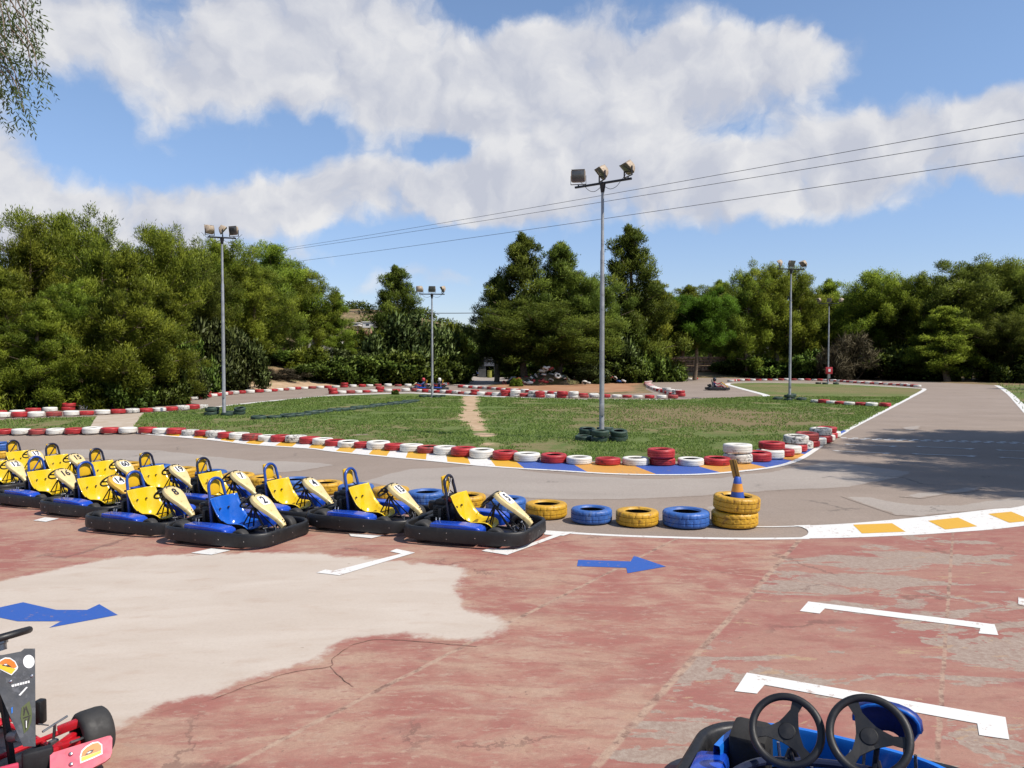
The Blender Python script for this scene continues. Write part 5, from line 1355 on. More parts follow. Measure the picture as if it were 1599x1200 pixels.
M['dry_bush'] = leaf_mat('dry_twigs', (.055, .045, .030), (.115, .095, .062), .1)
M['bark'] = mat('pine_bark', (.20, .145, .10), .9, var=.35, scale=5, bump=.6, bscale=14)

def leaf_mesh(name, clumps, m_, seed, L_, Wd, per, flat=.65, up=.35):
    """many small blades spread through a set of (centre, radius, tint) clumps"""
    g = np.random.default_rng(seed)
    c = np.array([k[0] for k in clumps], dtype=np.float64); r = np.array([k[1] for k in clumps]); tn = np.array([k[2] for k in clumps])
    cnt = np.maximum(20, (per * (r / r.mean()) ** 2).astype(int)); idx = np.repeat(np.arange(len(c)), cnt); N = len(idx)
    d = g.normal(size=(N, 3)); d /= np.linalg.norm(d, axis=1)[:, None]
    rad = r[idx] * (.35 + .65 * g.random(N) ** .55) * (1 + .22 * g.normal(size=N))
    pos = c[idx] + d * rad[:, None] * np.array([1, 1, flat])
    ax = d * .8 + g.normal(size=(N, 3)) * .55 + np.array([0, 0, up]); ax /= np.linalg.norm(ax, axis=1)[:, None]
    sd_ = np.cross(ax, g.normal(size=(N, 3))); sd_ /= np.linalg.norm(sd_, axis=1)[:, None]
    nr = d * np.array([1, 1, 1 / flat]) * .75 + np.array([0, 0, .25]) + g.normal(size=(N, 3)) * .36; nr /= np.linalg.norm(nr, axis=1)[:, None]
    gn = np.cross(ax, sd_); fl_ = np.where((gn * nr).sum(1) < 0, -1.0, 1.0); sd_ = sd_ * fl_[:, None]
    l = L_ * (.6 + .8 * g.random(N)); w = Wd * (.6 + .8 * g.random(N))
    a = pos - ax * (l * .4)[:, None]; tip = pos + ax * (l * .6)[:, None]; mid = pos + ax * (l * .05)[:, None]
    v = np.empty((N, 4, 3)); v[:, 0] = a; v[:, 1] = mid + sd_ * (w * .5)[:, None]; v[:, 2] = tip; v[:, 3] = mid - sd_ * (w * .5)[:, None]
    me = bpy.data.meshes.new(name); me.vertices.add(N * 4); me.vertices.foreach_set('co', v.reshape(-1))
    me.loops.add(N * 4); me.loops.foreach_set('vertex_index', np.arange(N * 4, dtype=np.int32))
    me.polygons.add(N); me.polygons.foreach_set('loop_start', np.arange(0, N * 4, 4, dtype=np.int32)); me.polygons.foreach_set('loop_total', np.full(N, 4, dtype=np.int32))
    ta = me.attributes.new('tint', 'FLOAT', 'FACE'); ta.data.foreach_set('value', np.clip(tn[idx] + g.normal(size=N) * .17, 0, 1).astype(np.float32))
    me.update(calc_edges=True); me.materials.append(m_)
    cn = me.attributes.new('custom_normal', 'FLOAT_VECTOR', 'POINT'); cn.data.foreach_set('vector', np.repeat(nr, 4, axis=0).astype(np.float32).reshape(-1))
    return me

def pine_variant(key, seed, h=10.0, sp=3.2, low=.16, shape='cone', m_='pine', nb=44, per=220):
    g = random.Random(seed); mb = MB()
    lean = Vector((g.uniform(-.5, .5), g.uniform(-.4, .4), 0)); tp = []
    for i in range(9):
        t = i / 8; tp.append(Vector((lean.x * t * t + .12 * math.sin(t * 7 + seed), lean.y * t + .1 * math.cos(t * 6 + seed), h * .97 * t)))
    mb.tube(tp, [.19 * (1 - .88 * i / 8) + .012 for i in range(9)], 8)
    cl = []
    def trunk(t): x = t * 8; i = min(int(x), 7); return tp[i].lerp(tp[i + 1], x - i)
    for k in range(nb):
        t = low + (1 - low) * ((k + .5) / nb) ** .8; a = k * 2.4 + g.uniform(-.5, .5)
        u = (t - low) / (1 - low)
        if shape == 'cone': L_ = sp * (.10 + .95 * (1 - u) ** .85) * min(1, .6 + u * 3) * g.uniform(.72, 1.1)
        elif shape == 'round': L_ = sp * (math.sin(PI * min(1, .12 + .84 * u)) ** .65) * g.uniform(.6, 1.1)
        else: L_ = sp * (1 if u > .5 else .8) * math.sqrt(max(.02, 1 - max(0, (u - .35) / .65) ** 2)) * g.uniform(.7, 1.05)
        L_ = max(.16, L_); b0 = trunk(t); dz = g.uniform(.15, .7) * L_ * (.5 + u)
        e = b0 + Vector((math.cos(a) * L_, math.sin(a) * L_, dz)); mid = b0.lerp(e, .5) + Vector((0, 0, -.06 * L_))
        mb.tube([b0, mid, e], [.055 * (1.15 - u), .035 * (1.15 - u), .012], 5, False)
        tint = g.uniform(.2, .75); nn = max(3, int(L_ * 2.3) + 1)
        for j in range(nn):
            f = .16 + .86 * (j + g.random()) / nn
            c = b0.lerp(e, f) + Vector((g.uniform(-.45, .45), g.uniform(-.45, .45), g.uniform(-.45, .75))) * (.6 + .2 * L_)
            cl.append((tuple(c), g.uniform(.36, .70) * (.74 + .10 * L_) * (1 - (.42 if shape == 'cone' else .25) * u), min(1, max(0, tint + g.uniform(-.2, .2) + .12 * (f - .6)))))
    for k in range(26): zz = .5 - 2.6 * k / 25; cl.append((tuple(tp[-1] + Vector((g.uniform(-.34, .34) * (.75 - zz) * .75, g.uniform(-.34, .34) * (.75 - zz) * .75, zz))), g.uniform(.18, .26) + .06 * (.5 - zz), g.uniform(.35, .8)))
    return mb.mesh('pine_trunk', M['bark'], 60), leaf_mesh('pine_crown', cl, M[m_], seed, .19, .036, int(per * 1.5), 1.2, 1.0)
PV = {
    'a': pine_variant('a', 1, sp=3.0, shape='cone'), 'b': pine_variant('b', 2, sp=3.2, shape='round', low=.2), 'c': pine_variant('c', 3, sp=2.6, shape='cone', low=.10, nb=36),
    'd': pine_variant('d', 4, sp=3.4, shape='round', low=.24, m_='pine_deep'), 'e': pine_variant('e', 5, sp=2.9, shape='cone', low=.12, m_='pine_deep', nb=40, per=260),
    'g': pine_variant('g', 8, sp=3.0, shape='round', low=.08, nb=38), 'u': pine_variant('u', 7, sp=4.0, shape='umbrella', low=.42, m_='stone_pine', nb=46, per=330)}
TW = {'a': 2.9, 'b': 3.5, 'c': 2.6, 'd': 3.7, 'e': 2.9, 'g': 3.4, 'u': 4.4}
TH = {}
for k_, (_, cm) in PV.items():
    cc_ = np.empty(len(cm.vertices) * 3); cm.vertices.foreach_get('co', cc_); cc_ = cc_.reshape(-1, 3)
    TH[k_] = float(np.percentile(cc_[:, 2], 99.85)); TW[k_] = float(np.percentile(np.abs(cc_[:, :2]), 99.0))
trnd = random.Random(5)
def pine(px, top, d, wpx, var, label, group=None, name='pine_tree', yaw=None, sunk=.1):
    p = at(px, 560, d); x, y = p.x, d; z0 = zg(x, y) - sunk
    H_ = CAM_H + (560 - top) / F * d - z0; s = H_ / TH[var]; w = wpx / 2 / F * d / TW[var]
    o = thing(name, label, 'tree', (x, y, z0), trnd.uniform(0, 6.28) if yaw is None else yaw, group)
    o.scale = (w, w, s)
    link('trunk', PV[var][0], o); link('crown', PV[var][1], o)
    return o
LP = [  # px, top, depth, crown width px, kind, label
    (-40, 352, 42, 170, 'a', 'pine cut off by the left edge of the picture'),
    (38, 350, 43, 160, 'g', 'pine with a broken top second from the left edge'),
    (92, 331, 46, 170, 'b', 'tallest pine of the left group, with a broad rounded top'),
    (10, 420, 37, 130, 'c', 'lower pine at the left edge in front of the tall ones'),
    (150, 366, 41, 150, 'g', 'light green pine right of the tallest one on the left'),
    (196, 392, 37.5, 165, 'a', 'bright green pine leaning over the outer row, front of the left group'),
    (120, 440, 38, 130, 'g', 'mid-height pine filling the front of the left group'),
    (60, 470, 36, 110, 'c', 'low dim pine near the bare pale trunk on the left'),
    (240, 355, 50, 140, 'b', 'pine with a double top left of the left lamp post'),
    (256, 452, 40, 105, 'c', 'small pine at the right end of the bright left group'),
    (300, 392, 60, 120, 'd', 'dark pine just left of the left lamp post'),
    (338, 374, 66, 130, 'b', 'pine directly behind the left lamp post'),
    (388, 415, 72, 120, 'd', 'dark pine just right of the left lamp post'),
    (440, 383, 78, 165, 'g', 'broad two-topped pine right of the left lamp post'),
    (478, 420, 80, 120, 'b', 'pine leaning right beside the broad two-topped one'),
    (522, 458, 82, 66, 'c', 'narrow light green pine at the end of the left wood'),
    (415, 470, 72, 120, 'd', 'low dark pine under the broad two-topped one'),
    (622, 418, 78, 120, 'e', 'lone pine with an open pointed crown behind the small lamp post'),
    (820, 369, 76, 150, 'e', 'tall dark pine, left one of the pair above the shed'),
    (873, 382, 75, 165, 'e', 'tall dark pine, right one of the pair above the shed'),
    (775, 432, 78, 110, 'e', 'lower dark pine leaning left over the shed'),
    (915, 430, 76, 120, 'd', 'dark pine between the pair above the shed and the near lamp post'),
    (850, 470, 72, 200, 'd', 'low spreading dark pine above the tyre heap'),
    (986, 356, 80, 150, 'e', 'tallest pine right of the near lamp post, with tiered branches'),
    (1020, 440, 82, 100, 'c', 'tiered pine on the right shoulder of the tallest central pine'),
    (1085, 458, 84, 118, 'u', 'rounded dense bright green umbrella pine'),
    (1128, 440, 96, 90, 'a', 'pine peeping over the right side of the umbrella pine'),
    (1166, 424, 92, 100, 'g', 'light green pine left of the right lamp post'),
    (1212, 411, 93, 120, 'b', 'tall pine directly behind the right lamp post'),
    (1255, 428, 94, 110, 'g', 'pine just right of the right lamp post'),
    (1300, 438, 98, 110, 'a', 'pine behind the farthest lamp post'),
    (1350, 424, 92, 130, 'b', 'round-topped pine right of the farthest lamp post'),
    (1396, 440, 94, 110, 'd', 'dark pine above the grey-brown thicket on the right'),
    (1446, 428, 88, 110, 'g', 'light green pine left of the big dark one on the right'),
    (1512, 404, 86, 170, 'd', 'big dark pine near the right edge'),
    (1560, 412, 90, 130, 'b', 'pine with a flat top near the right edge'),
    (1610, 420, 84, 120, 'd', 'dark pine cut off by the right edge'),
    (1480, 480, 80, 110, 'c', 'low bushy pine at the bend of the straight'),
    (1580, 490, 78, 110, 'd', 'low dark pine right of the end of the straight')]
for a_ in LP: pine(*a_[:5], a_[5], 'pines round the track')
for i in range(14):
    pine(1010 + i * 46 + trnd.uniform(-12, 12), 452 + trnd.uniform(-10, 14), 112 + trnd.uniform(-4, 8), 110, trnd.choice('abdg'), 'pine in the back rank seen between the nearer pines on the right', 'back rank of pines on the right')
for i in range(9):
    pine(-20 + i * 52 + trnd.uniform(-10, 10), 408 + trnd.uniform(-16, 16), 64 + trnd.uniform(-3, 6), 130, trnd.choice('bdg'), 'pine deep in the left wood behind the front trees', 'pines deep in the left wood')
# trees outside the frame on the right whose shade falls on the straight
for i, (x, y, h, v) in enumerate([(16.0, 12.6, 10.5, 'd'), (17.6, 15.6, 11, 'b'), (19.2, 11.6, 11.5, 'd'), (21.5, 14.6, 11.5, 'b'), (18.6, 18.2, 9.5, 'd'), (24.5, 12.5, 12, 'd'), (19.0, 19.6, 9.5, 'b'), (21.5, 19.8, 10.5, 'd'), (44.5, 49, 11, 'd'), (47, 57, 10, 'b')]):
    o = thing('pine_tree', 'pine beyond the right edge that shades the straight', 'tree', (x, y, zg(x, y) - .1), i * 1.1, 'shade pines beyond the right edge')
    o.scale = (.95, .95, h / 10.2); link('trunk', PV[v][0], o); link('crown', PV[v][1], o)
# pale bare trunks standing in the shade of the left wood
M['pale_bark'] = mat('pale_pine_bark', (.36, .29, .22), .9, var=.3, scale=4, bump=.5, bscale=16)
for (px, py, top, r, lab) in ((38, 628, 470, .11, 'pale bare pine trunk standing left in the wood edge'), (80, 622, 560, .05, 'thin pale trunk right of the pale bare one in the wood edge')):
    p = G(px, py); hh = CAM_H + (560 - top) / F * p.y - zg(p.x, p.y)
    o = thing('pine_tree', lab, 'tree', (p.x, p.y, zg(p.x, p.y)), .3, 'pale trunks in the left wood')
    mb = MB(); mb.tube([(0, 0, -.1), (.05, 0, hh * .4), (-.04, .03, hh * .75), (-.1, .05, hh)], [r * 1.15, r, r * .8, r * .4], 8); g = random.Random(int(px))
    cl = []
    for k in range(9):
        z = hh * (.45 + .06 * k); a = k * 2.2; L_ = g.uniform(.5, 1.3) * (1 if r > .08 else .6)
        mb.tube([(0, 0, z), (math.cos(a) * L_, math.sin(a) * L_, z + .2)], [.02, .006], 5); cl.append(((math.cos(a) * L_, math.sin(a) * L_, z + .2), g.uniform(.25, .45), g.uniform(.2, .6)))
    mb.obj('trunk', M['pale_bark'], o); link('crown', leaf_mesh('pine_crown', cl, M['pine'], 40 + int(px), .25, .05, 110), o)

# bushes
def bush_variant(seed, m_, L_=.14, W_=.075, per=330, n=34, hgt=1.0):
    g = random.Random(seed); cl = []; mb = MB()
    for k in range(n):
        a = g.uniform(0, 6.28); rr = math.sqrt(g.random()) * 1.0; z = g.uniform(.08, 1.0) * math.sqrt(max(.05, 1 - rr * rr * .8)) * 1.25 * hgt
        cl.append(((math.cos(a) * rr * 1.15, math.sin(a) * rr * 1.15, z), g.uniform(.20, .38), g.uniform(.15, .85)))
        if k < 10: mb.tube([(math.cos(a) * .1, math.sin(a) * .1, -.1), (math.cos(a) * rr * .6, math.sin(a) * rr * .6, z * .6), (math.cos(a) * rr * 1.1, math.sin(a) * rr * 1.1, z)], [.03, .02, .006], 5)
    return mb.mesh('bush_stems', M['bark'], 60), leaf_mesh('bush_leaves', cl, M[m_], seed + 50, L_, W_, per, .8, .15)
BV = {'g': bush_variant(1, 'bush'), 'h': bush_variant(2, 'bush', .16, .07), 'o': bush_variant(3, 'olive', .13, .05), 'd': bush_variant(4, 'dry_bush', .3, .018, 260), 'p': bush_variant(6, 'pine', .26, .05, 220)}
def bush(px, top, d, wpx, v, label, group='bushes along the track'):
    p = at(px, 560, d); z0 = zg(p.x, d) - .05; H_ = max(.4, CAM_H + (560 - top) / F * d - z0); w = wpx / 2 / F * d / 1.35
    o = thing('bush', label, 'bush', (p.x, d, z0), trnd.uniform(0, 6.28), group); o.scale = (w, w, H_ / 1.4)
    link('stems', BV[v][0], o); link('leaves', BV[v][1], o)
for a_ in [(250, 560, 39.5, 90, 'g', 'dense dark bush at the foot of the bright left pines'), (195, 575, 37.5, 90, 'h', 'low bush behind the outer row below the left pines'), (120, 590, 36.5, 90, 'p', 'low pine scrub at the foot of the left wood'),
           (10, 575, 35.5, 80, 'p', 'scrub at the left edge under the wood'), (60, 600, 36, 60, 'g', 'small bush beside the pale bare trunk'), (290, 545, 45, 70, 'o', 'grey green bush at the right end of the left wood'),
           (330, 485, 54, 120, 'o', 'tall grey green shrub behind the left lamp post'), (375, 505, 56, 110, 'o', 'grey green shrub right of the left lamp post'), (300, 520, 50, 80, 'h', 'tall green shrub left of the left lamp post'),
           (470, 556, 74, 90, 'g', 'green bush in front of the trunks at the end of the left wood'), (415, 560, 72, 90, 'o', 'grey green bush above the dry bank'), (365, 562, 66, 70, 'o', 'grey green bush at the top of the bank by the left lamp post'), (425, 545, 70, 90, 'h', 'bush on the dry bank in the left middle'), (400, 570, 62, 60, 'd', 'dry brown scrub low on the bank'), (450, 577, 64, 70, 'd', 'dry brown scrub in the middle of the bank'), (365, 580, 58, 60, 'd', 'dry brown scrub nearest the left lamp post'),
           (480, 540, 70, 80, 'p', 'young light green pine scrub on the bank'), (530, 540, 72, 90, 'o', 'grey green bush in front of the distant houses'), (570, 545, 72, 80, 'o', 'grey green bush below the yellow-green sapling'),
           (500, 562, 66.5, 100, 'g', 'green bush, left end of the dense hedge by the far track'), (550, 552, 68, 110, 'h', 'green bush in the left half of the dense hedge'), (600, 548, 70, 120, 'g', 'tallest green bush of the dense hedge'), (650, 545, 71, 120, 'h', 'green bush of the dense hedge behind the small lamp post'), (695, 552, 72, 90, 'g', 'green bush, right end of the dense hedge near the shed'),
           (640, 475, 76, 150, 'o', 'big grey green olive bush behind the small lamp post'), (600, 500, 77, 100, 'o', 'grey green olive bush left of the small lamp post'), (690, 500, 80, 90, 'p', 'light green scrub right of the small lamp post'), (715, 520, 100, 90, 'g', 'green bush left of the shed'), (735, 500, 130, 110, 'o', 'distant grey green bush above the shed driveway'),
           (555, 510, 84, 40, 'p', 'yellow-green sapling in front of the orange wall'),
           (960, 490, 78, 90, 'o', 'grey green bush right of the near lamp post'), (1000, 505, 79, 90, 'h', 'leafy bush below the tallest central pine'), (975, 555, 76, 80, 'g', 'low dark bush beside the grey hut'), (925, 565, 73, 60, 'o', 'olive bush on the tyre heap'), (1030, 550, 80, 80, 'h', 'low bush left of the stone terrace'),
           (1262, 545, 88, 70, 'g', 'dark rounded bush between the two right lamp posts'), (1330, 525, 86, 110, 'd', 'grey-brown bare thicket right of the farthest lamp post'), (1300, 545, 86, 60, 'd', 'low bare thicket behind the red box'), (1400, 535, 86, 120, 'g', 'dark bush in the shade of the right pines'), (1540, 515, 82, 110, 'd', 'bare grey thicket near the right edge'), (1450, 550, 84, 90, 'h', 'dark low bush before the big dark pine'), (1600, 545, 76, 90, 'h', 'dark bush at the right edge'), (1200, 555, 92, 100, 'h', 'dark undergrowth behind the right lamp post'), (1140, 560, 94, 70, 'g', 'undergrowth right of the umbrella pine'),
           (850, 545, 90, 130, 'g', 'bush added as the dark shade behind the tyre heap'), (800, 552, 100, 90, 'h', 'bush added as the dark shade under the pair of pines'), (900, 550, 88, 80, 'g', 'bush added as the dark shade left of the grey hut'),  # bushes added to fill in the dark shade under the pines
           (806, 590, 66, 22, 'p', 'small bright shrub growing out of the tyre heap'), (617, 613, 51, 14, 'g', 'tuft growing at the edge of the lawn before the small lamp post')]: bush(*a_)

# pepper tree outside the left edge, its fronds hanging into the picture
M['pepper'] = leaf_mat('pepper_tree_leaves', (.045, .080, .020), (.12, .17, .045), .4)
pt = thing('pepper_tree', 'feathery hanging branches of a tree in the upper left corner', 'tree', (-7.0, 6.2, zg(-7, 6.2)), 0)
mb = MB(); mb.tube([(0, 0, -.1), (.1, 0, 1.5), (.35, .1, 3.2), (1.0, .2, 4.6)], [.2, .16, .13, .09], 10)
g = random.Random(3); lv = []; lf = []; lt = []
def frond(base, d0, length, tint):
    """a drooping twig with paired leaflets"""
    p = Vector(base); d = Vector(d0).normalized(); pts = [p.copy()]; n = int(length / .035)
    for i in range(n):
        d = (d + Vector((g.uniform(-.05, .05), g.uniform(-.05, .05), -.09))).normalized(); p = p + d * .035; pts.append(p.copy())
        if i > 1:
            sd = d.cross(Vector((g.uniform(-1, 1), g.uniform(-1, 1), .4))).normalized()
            for s in (-1, 1):
                t = (sd * s * .8 + d * .75 + Vector((0, 0, -.15))).normalized(); w = t.cross(Vector((g.uniform(-1, 1), g.uniform(-1, 1), g.uniform(-1, 1)))).normalized()
                L_ = .062 * g.uniform(.7, 1.2) * (1 - .4 * i / n); b = len(lv); lv.extend([p, p + t * L_ * .5 + w * .006, p + t * L_, p + t * L_ * .5 - w * .006]); lf.append((b, b + 1, b + 2, b + 3)); lt.append(min(1, max(0, tint + g.uniform(-.25, .25))))
    return pts
tw = MB()
O = Vector((-7.0, 6.2, zg(-7, 6.2)))
def hang(px0, py0, px1, py1, d, nf):
    a = at(px0, py0, d) - O; b = at(px1, py1, d + g.uniform(-.25, .25)) - O
    m_ = a.lerp(b, .5) + Vector((.04, 0, .03)); line = smooth_line([a, m_, b], 8); tw.tube(line, [.006 - .004 * i / (len(line) - 1) for i in range(len(line))], 5)
    dirv = (b - a).normalized()
    for k in range(nf):
        p = at_len(line, plen(line) * (k + .5) / nf); frond(p, dirv * .4 + Vector((g.uniform(-.8, .8), g.uniform(-.6, .6), g.uniform(-.7, -.1))), g.uniform(.13, .25), g.uniform(.2, .8))
    frond(b, dirv, .22, .6)
for (a0, b0, a1, b1, d, nf) in [(-30, -60, 8, 60, 5.6, 14), (-20, -40, 22, 75, 5.7, 13), (0, -70, 40, 15, 5.8, 10), (10, -60, 52, 20, 5.8, 8), (15, -20, 45, 90, 5.6, 12), (-30, 20, 20, 110, 5.8, 12), (20, 10, 62, 90, 5.7, 9), (25, 40, 60, 125, 5.6, 9), (-20, 60, 35, 150, 5.7, 12), (-10, 90, 38, 175, 5.7, 11), (-30, 40, 5, 130, 5.9, 12), (-40, -20, 3, 60, 6.0, 14), (-25, 80, 6, 170, 6.0, 6), (0, -80, 25, 20, 6.0, 12)]: hang(a0, b0, a1, b1, d, nf); hang(a0 - 8, b0 + 5, a1 - 9, b1 - 6, d + .15, nf)
tw.obj('twigs', M['bark'], pt, 60)
for e in ((-30, -60), (0, -75), (-40, 20)):
    q_ = at(*e, 5.8) - O; mb.tube([(1.0, .2, 4.6), (1.0 + (q_.x - 1) * .5, .2 + (q_.y - .2) * .5, (4.6 + q_.z) / 2 + .4), tuple(q_)], [.06, .03, .008], 6)
for k in range(60):
    a = Vector((g.uniform(-1.0, 2.0), g.uniform(-1.5, 1.5), g.uniform(4.6, 6.2))); mb.tube([(1.0, .2, 4.6), tuple(a)], [.03, .01], 5); frond(a, (g.uniform(-1, 1), g.uniform(-1, 1), .1), g.uniform(.6, 1.1), .4) if a.x < 1.2 else None
mb.obj('trunk', M['bark'], pt, 60)
me = bpy.data.meshes.new('pepper_fronds'); me.from_pydata([tuple(p) for p in lv], [], lf); ta = me.attributes.new('tint', 'FLOAT', 'FACE'); ta.data.foreach_set('value', lt); me.materials.append(M['pepper']); link('fronds', me, pt)

# ------------------------------------------------------------------ shed, hut, tyre heap, distant things
M['shed_wall'] = mat('shade_darkened_boards', (.085, .088, .09), .8, var=.2, scale=2); M['shed_dark'] = mat('dark_shed_inside', (.03, .032, .034), .9); M['shed_roof'] = mat('corrugated_roof', (.22, .21, .19), .6, .2, var=.25, scale=2)  # wall base colour darkened to carry the shade of the pines
M['poster'] = mat('pale_sign', (.45, .45, .47), .7); M['plaster'] = mat('white_plaster', (.78, .75, .70), .8, var=.06, scale=.6); M['terracotta'] = mat('terracotta_wall', (.48, .22, .12), .9, var=.2, scale=.8, dirt=(.40, .30, .2), dirt_amt=.3); M['stone'] = mat('reddish_stone_wall', (.42, .25, .16), .9, var=.35, scale=1.2, dirt=(.16, .11, .07), dirt_amt=.4, bump=.8, bscale=3); M['glass'] = mat('window_glass', (.03, .04, .05), .1); M['tile'] = mat('roof_tiles', (.42, .2, .12), .8, var=.2)
sx0, sy0 = at(744.5, 560, 97).x, 97
shed = thing('open_shed', 'dark open-fronted shed with a sloping roof and pale sign, under the dark pines', 'shed', (sx0, sy0, zg(sx0, sy0)), R(0))
mb = MB(); mb.box((.25, 0, 1.45), (.12, .12, 2.9)); mb.box((.7, 0, 1.45), (.9, .1, 2.9)); mb.box((2.6, 5, 1.4), (5.2, .12, 2.8)); mb.box((.3, 2.5, 1.4), (.12, 5, 2.8)); mb.box((7.8, 2.5, 1.4), (.12, 5, 2.8)); mb.box((6.2, 5, 1.4), (3.2, .12, 2.8)); mb.obj('wall', M['shed_wall'], shed)
mb = MB()
for i in range(26): mb.box((.1 + i * .32, 2.2, 2.98 + i * .028 + (.018 if i % 2 else 0)), (.33, 6, .04), (0, -.087, 0))
mb.obj('roof', M['shed_roof'], shed)
mb = MB()
for x in (2.2, 4.2, 6.2, 7.8): mb.box((x, -.05, 1.55), (.1, .1, 3.1 + x * .07), bev=.0)
mb.obj('post', M['shed_dark'], shed)
sg = MB().box((1.55, -.10, 2.0), (1.3, .05, 1.15)).obj('sign', M['poster'], shed)
mb = MB(); mb.box((1.75, -.129, 2.08), (.1, .01, .75)); mb.box((1.55, -.129, 2.35), (.32, .01, .1)); mb.box((1.42, -.129, 1.95), (.09, .01, .5), (0, R(25), 0)); mb.box((1.22, -.129, 1.85), (.08, .01, .35), (0, R(35), 0)); mb.obj('sign_marks', M['shed_dark'], sg)
MB().box((2.4, 4.6, 1.2), (3.5, .5, 1.6)).obj('shelving', M['shed_dark'], shed)
M['hivis'] = mat('dull_yellow_drum', (.30, .30, .05), .7)
p = at(764.5, 560, 95.5); o = thing('drum', 'dull yellow drum standing in the shed opening', 'drum', (p.x, 95.5, zg(p.x, 95.5)))
MB().lathe([(0, 0), (.28, 0), (.29, .02), (.28, .3), (.295, .32), (.28, .34), (.28, .62), (.295, .64), (.28, .66), (.28, .9), (.29, .92), (0, .91)], 20).obj('drum_body', M['hivis'], o)
MB().lathe([(.06, .915), (.06, .94), (0, .94)], 10, Matrix.Translation((.14, 0, 0))).obj('cap', M['k_dark'], o)
hx = at(925, 560, 90).x
hut = thing('grey_hut', 'small grey hut with a flat roof behind the near lamp post', 'hut', (hx, 90, zg(hx, 90)))
MB().box((1.15, 1, .75), (2.3, 2, 1.5)).obj('wall', M['shed_wall'], hut); MB().box((1.15, 1, 1.56), (2.7, 2.4, .1)).obj('roof', M['poster'], hut)
d_ = MB().box((.6, -.02, .68), (.7, .05, 1.3)).obj('door', M['shed_dark'], hut); MB().tube([(.86, -.05, .7), (.86, -.09, .7), (.86, -.09, .8)], .015).obj('handle', M['k_steel'], d_)
# heap of old tyres
hrn = random.Random(4)
for i in range(58):
    if i < 46:
        u = hrn.gauss(0, 1); px = 848 + u * 28; hz = max(0, 1.5 - abs(px - 856) / 24) * hrn.random() ** .5; d = 70.5 + hrn.uniform(-1.2, 2.0)
    else:
        px = 895 + (i - 46) * 7.2 + hrn.uniform(-3, 3); hz = hrn.uniform(0, .5); d = 74 + hrn.uniform(-1, 1)
    col = hrn.choice(['white_tyre', 'grey_tyre', 'green_tyre', 'red_tyre', 'red_tyre_faded', 'green_tyre', 'white_tyre']) if i < 46 else hrn.choice(['white_tyre', 'grey_tyre', 'blue_tyre', 'red_tyre'])
    x = at(px, 560, d).x
    cw = {'white_tyre': 'white', 'grey_tyre': 'scuffed white', 'red_tyre': 'bright red', 'red_tyre_faded': 'faded red', 'green_tyre': 'dark', 'blue_tyre': 'blue'}[col]
    tyre(x, d, col, '%s tyre thrown on the %s under the dark pines' % (cw, 'big tyre heap' if i < 46 else 'low heap by the grey hut'), 'old tyres on the heap', 'heap_tyre', hz + .12, hrn.uniform(.70, .92), R(hrn.uniform(-65, 65)), i, 0, hrn.uniform(0, 6.28))
for i in range(16):
    px = 798 + i * 5.6 + hrn.uniform(-3, 3); py = 601 + hrn.uniform(-3, 2); p = G(px, py); col = ('red_tyre', 'white_tyre', 'red_tyre', 'grey_tyre')[i % 4]
    tyre(p.x, p.y, col, '%s tyre lying loose on the orange dirt before the heap' % CN[col], 'loose tyres before the heap', 'heap_tyre', hrn.uniform(.05, .5), .95, R(hrn.uniform(-50, 50)), i, 0, hrn.uniform(0, 6.28))
mb = MB(); bmh = bmesh.new(); bmesh.ops.create_icosphere(bmh, subdivisions=4, radius=1)
for v in bmh.verts: v.co *= 1 + .25 * mnoise.noise(v.co * 2); v.co = Vector((v.co.x * 3.0, v.co.y * 1.6, v.co.z * 1.05))
p = at(852, 560, 72); mb.bm(bmh); tag(mb.obj('rubble_mound', M['soil'], None, 60, (p.x, 72, -.1)), 'mound of earth under the tyre heap', 'mound')
# white karts parked beside the shed
for i, (px, d, hd) in enumerate(((731, 96, 200), (737, 101, 190), (742, 106, 200), (727, 92, 180))):
    x = at(px, 560, d).x; wcol = 'k_blueseat' if i == 3 else 'st_white'
    kart('blue and black kart parked first beside the shed' if i == 3 else 'white kart, %s one back in the file beside the shed' % ('nearest', 'second', 'farthest')[i], None, x, d, R(hd), wcol, 'k_hoopblue' if i == 3 else 'k_hoopdark', 'st_white', group='karts parked beside the shed')
kx = G(805, 601)
kart('dark kart with a white panel left by the loose tyres', None, kx.x, kx.y + 1.5, R(170), 'st_white', 'k_hoopdark', 'st_white', dark=True, group='karts parked beside the shed')
# bags and white covers piled beside the shed
M['tarp'] = mat('white_cover', (.80, .79, .77), .7, var=.08)
for i, (px, d, s) in enumerate(((738, 108, .9), (742, 111, 1.2), (734, 104, .7))):
    bmh = bmesh.new(); bmesh.ops.create_icosphere(bmh, subdivisions=3, radius=1)
    for v in bmh.verts: v.co *= 1 + .35 * mnoise.noise(v.co * 2.2 + Vector((i * 5, 0, 0))); v.co = Vector((v.co.x * s, v.co.y * .8, max(-.2, v.co.z) * s))
    x = at(px, 560, d).x; tag(MB().bm(bmh).obj('white_cover', M['tarp'], None, 30, (x, d, zg(x, d) + .8 + .25 * i)), 'crumpled white cover, %s of the three over the parked karts' % ('middle', 'highest', 'lowest')[i], 'cover', 'white covers beside the shed')
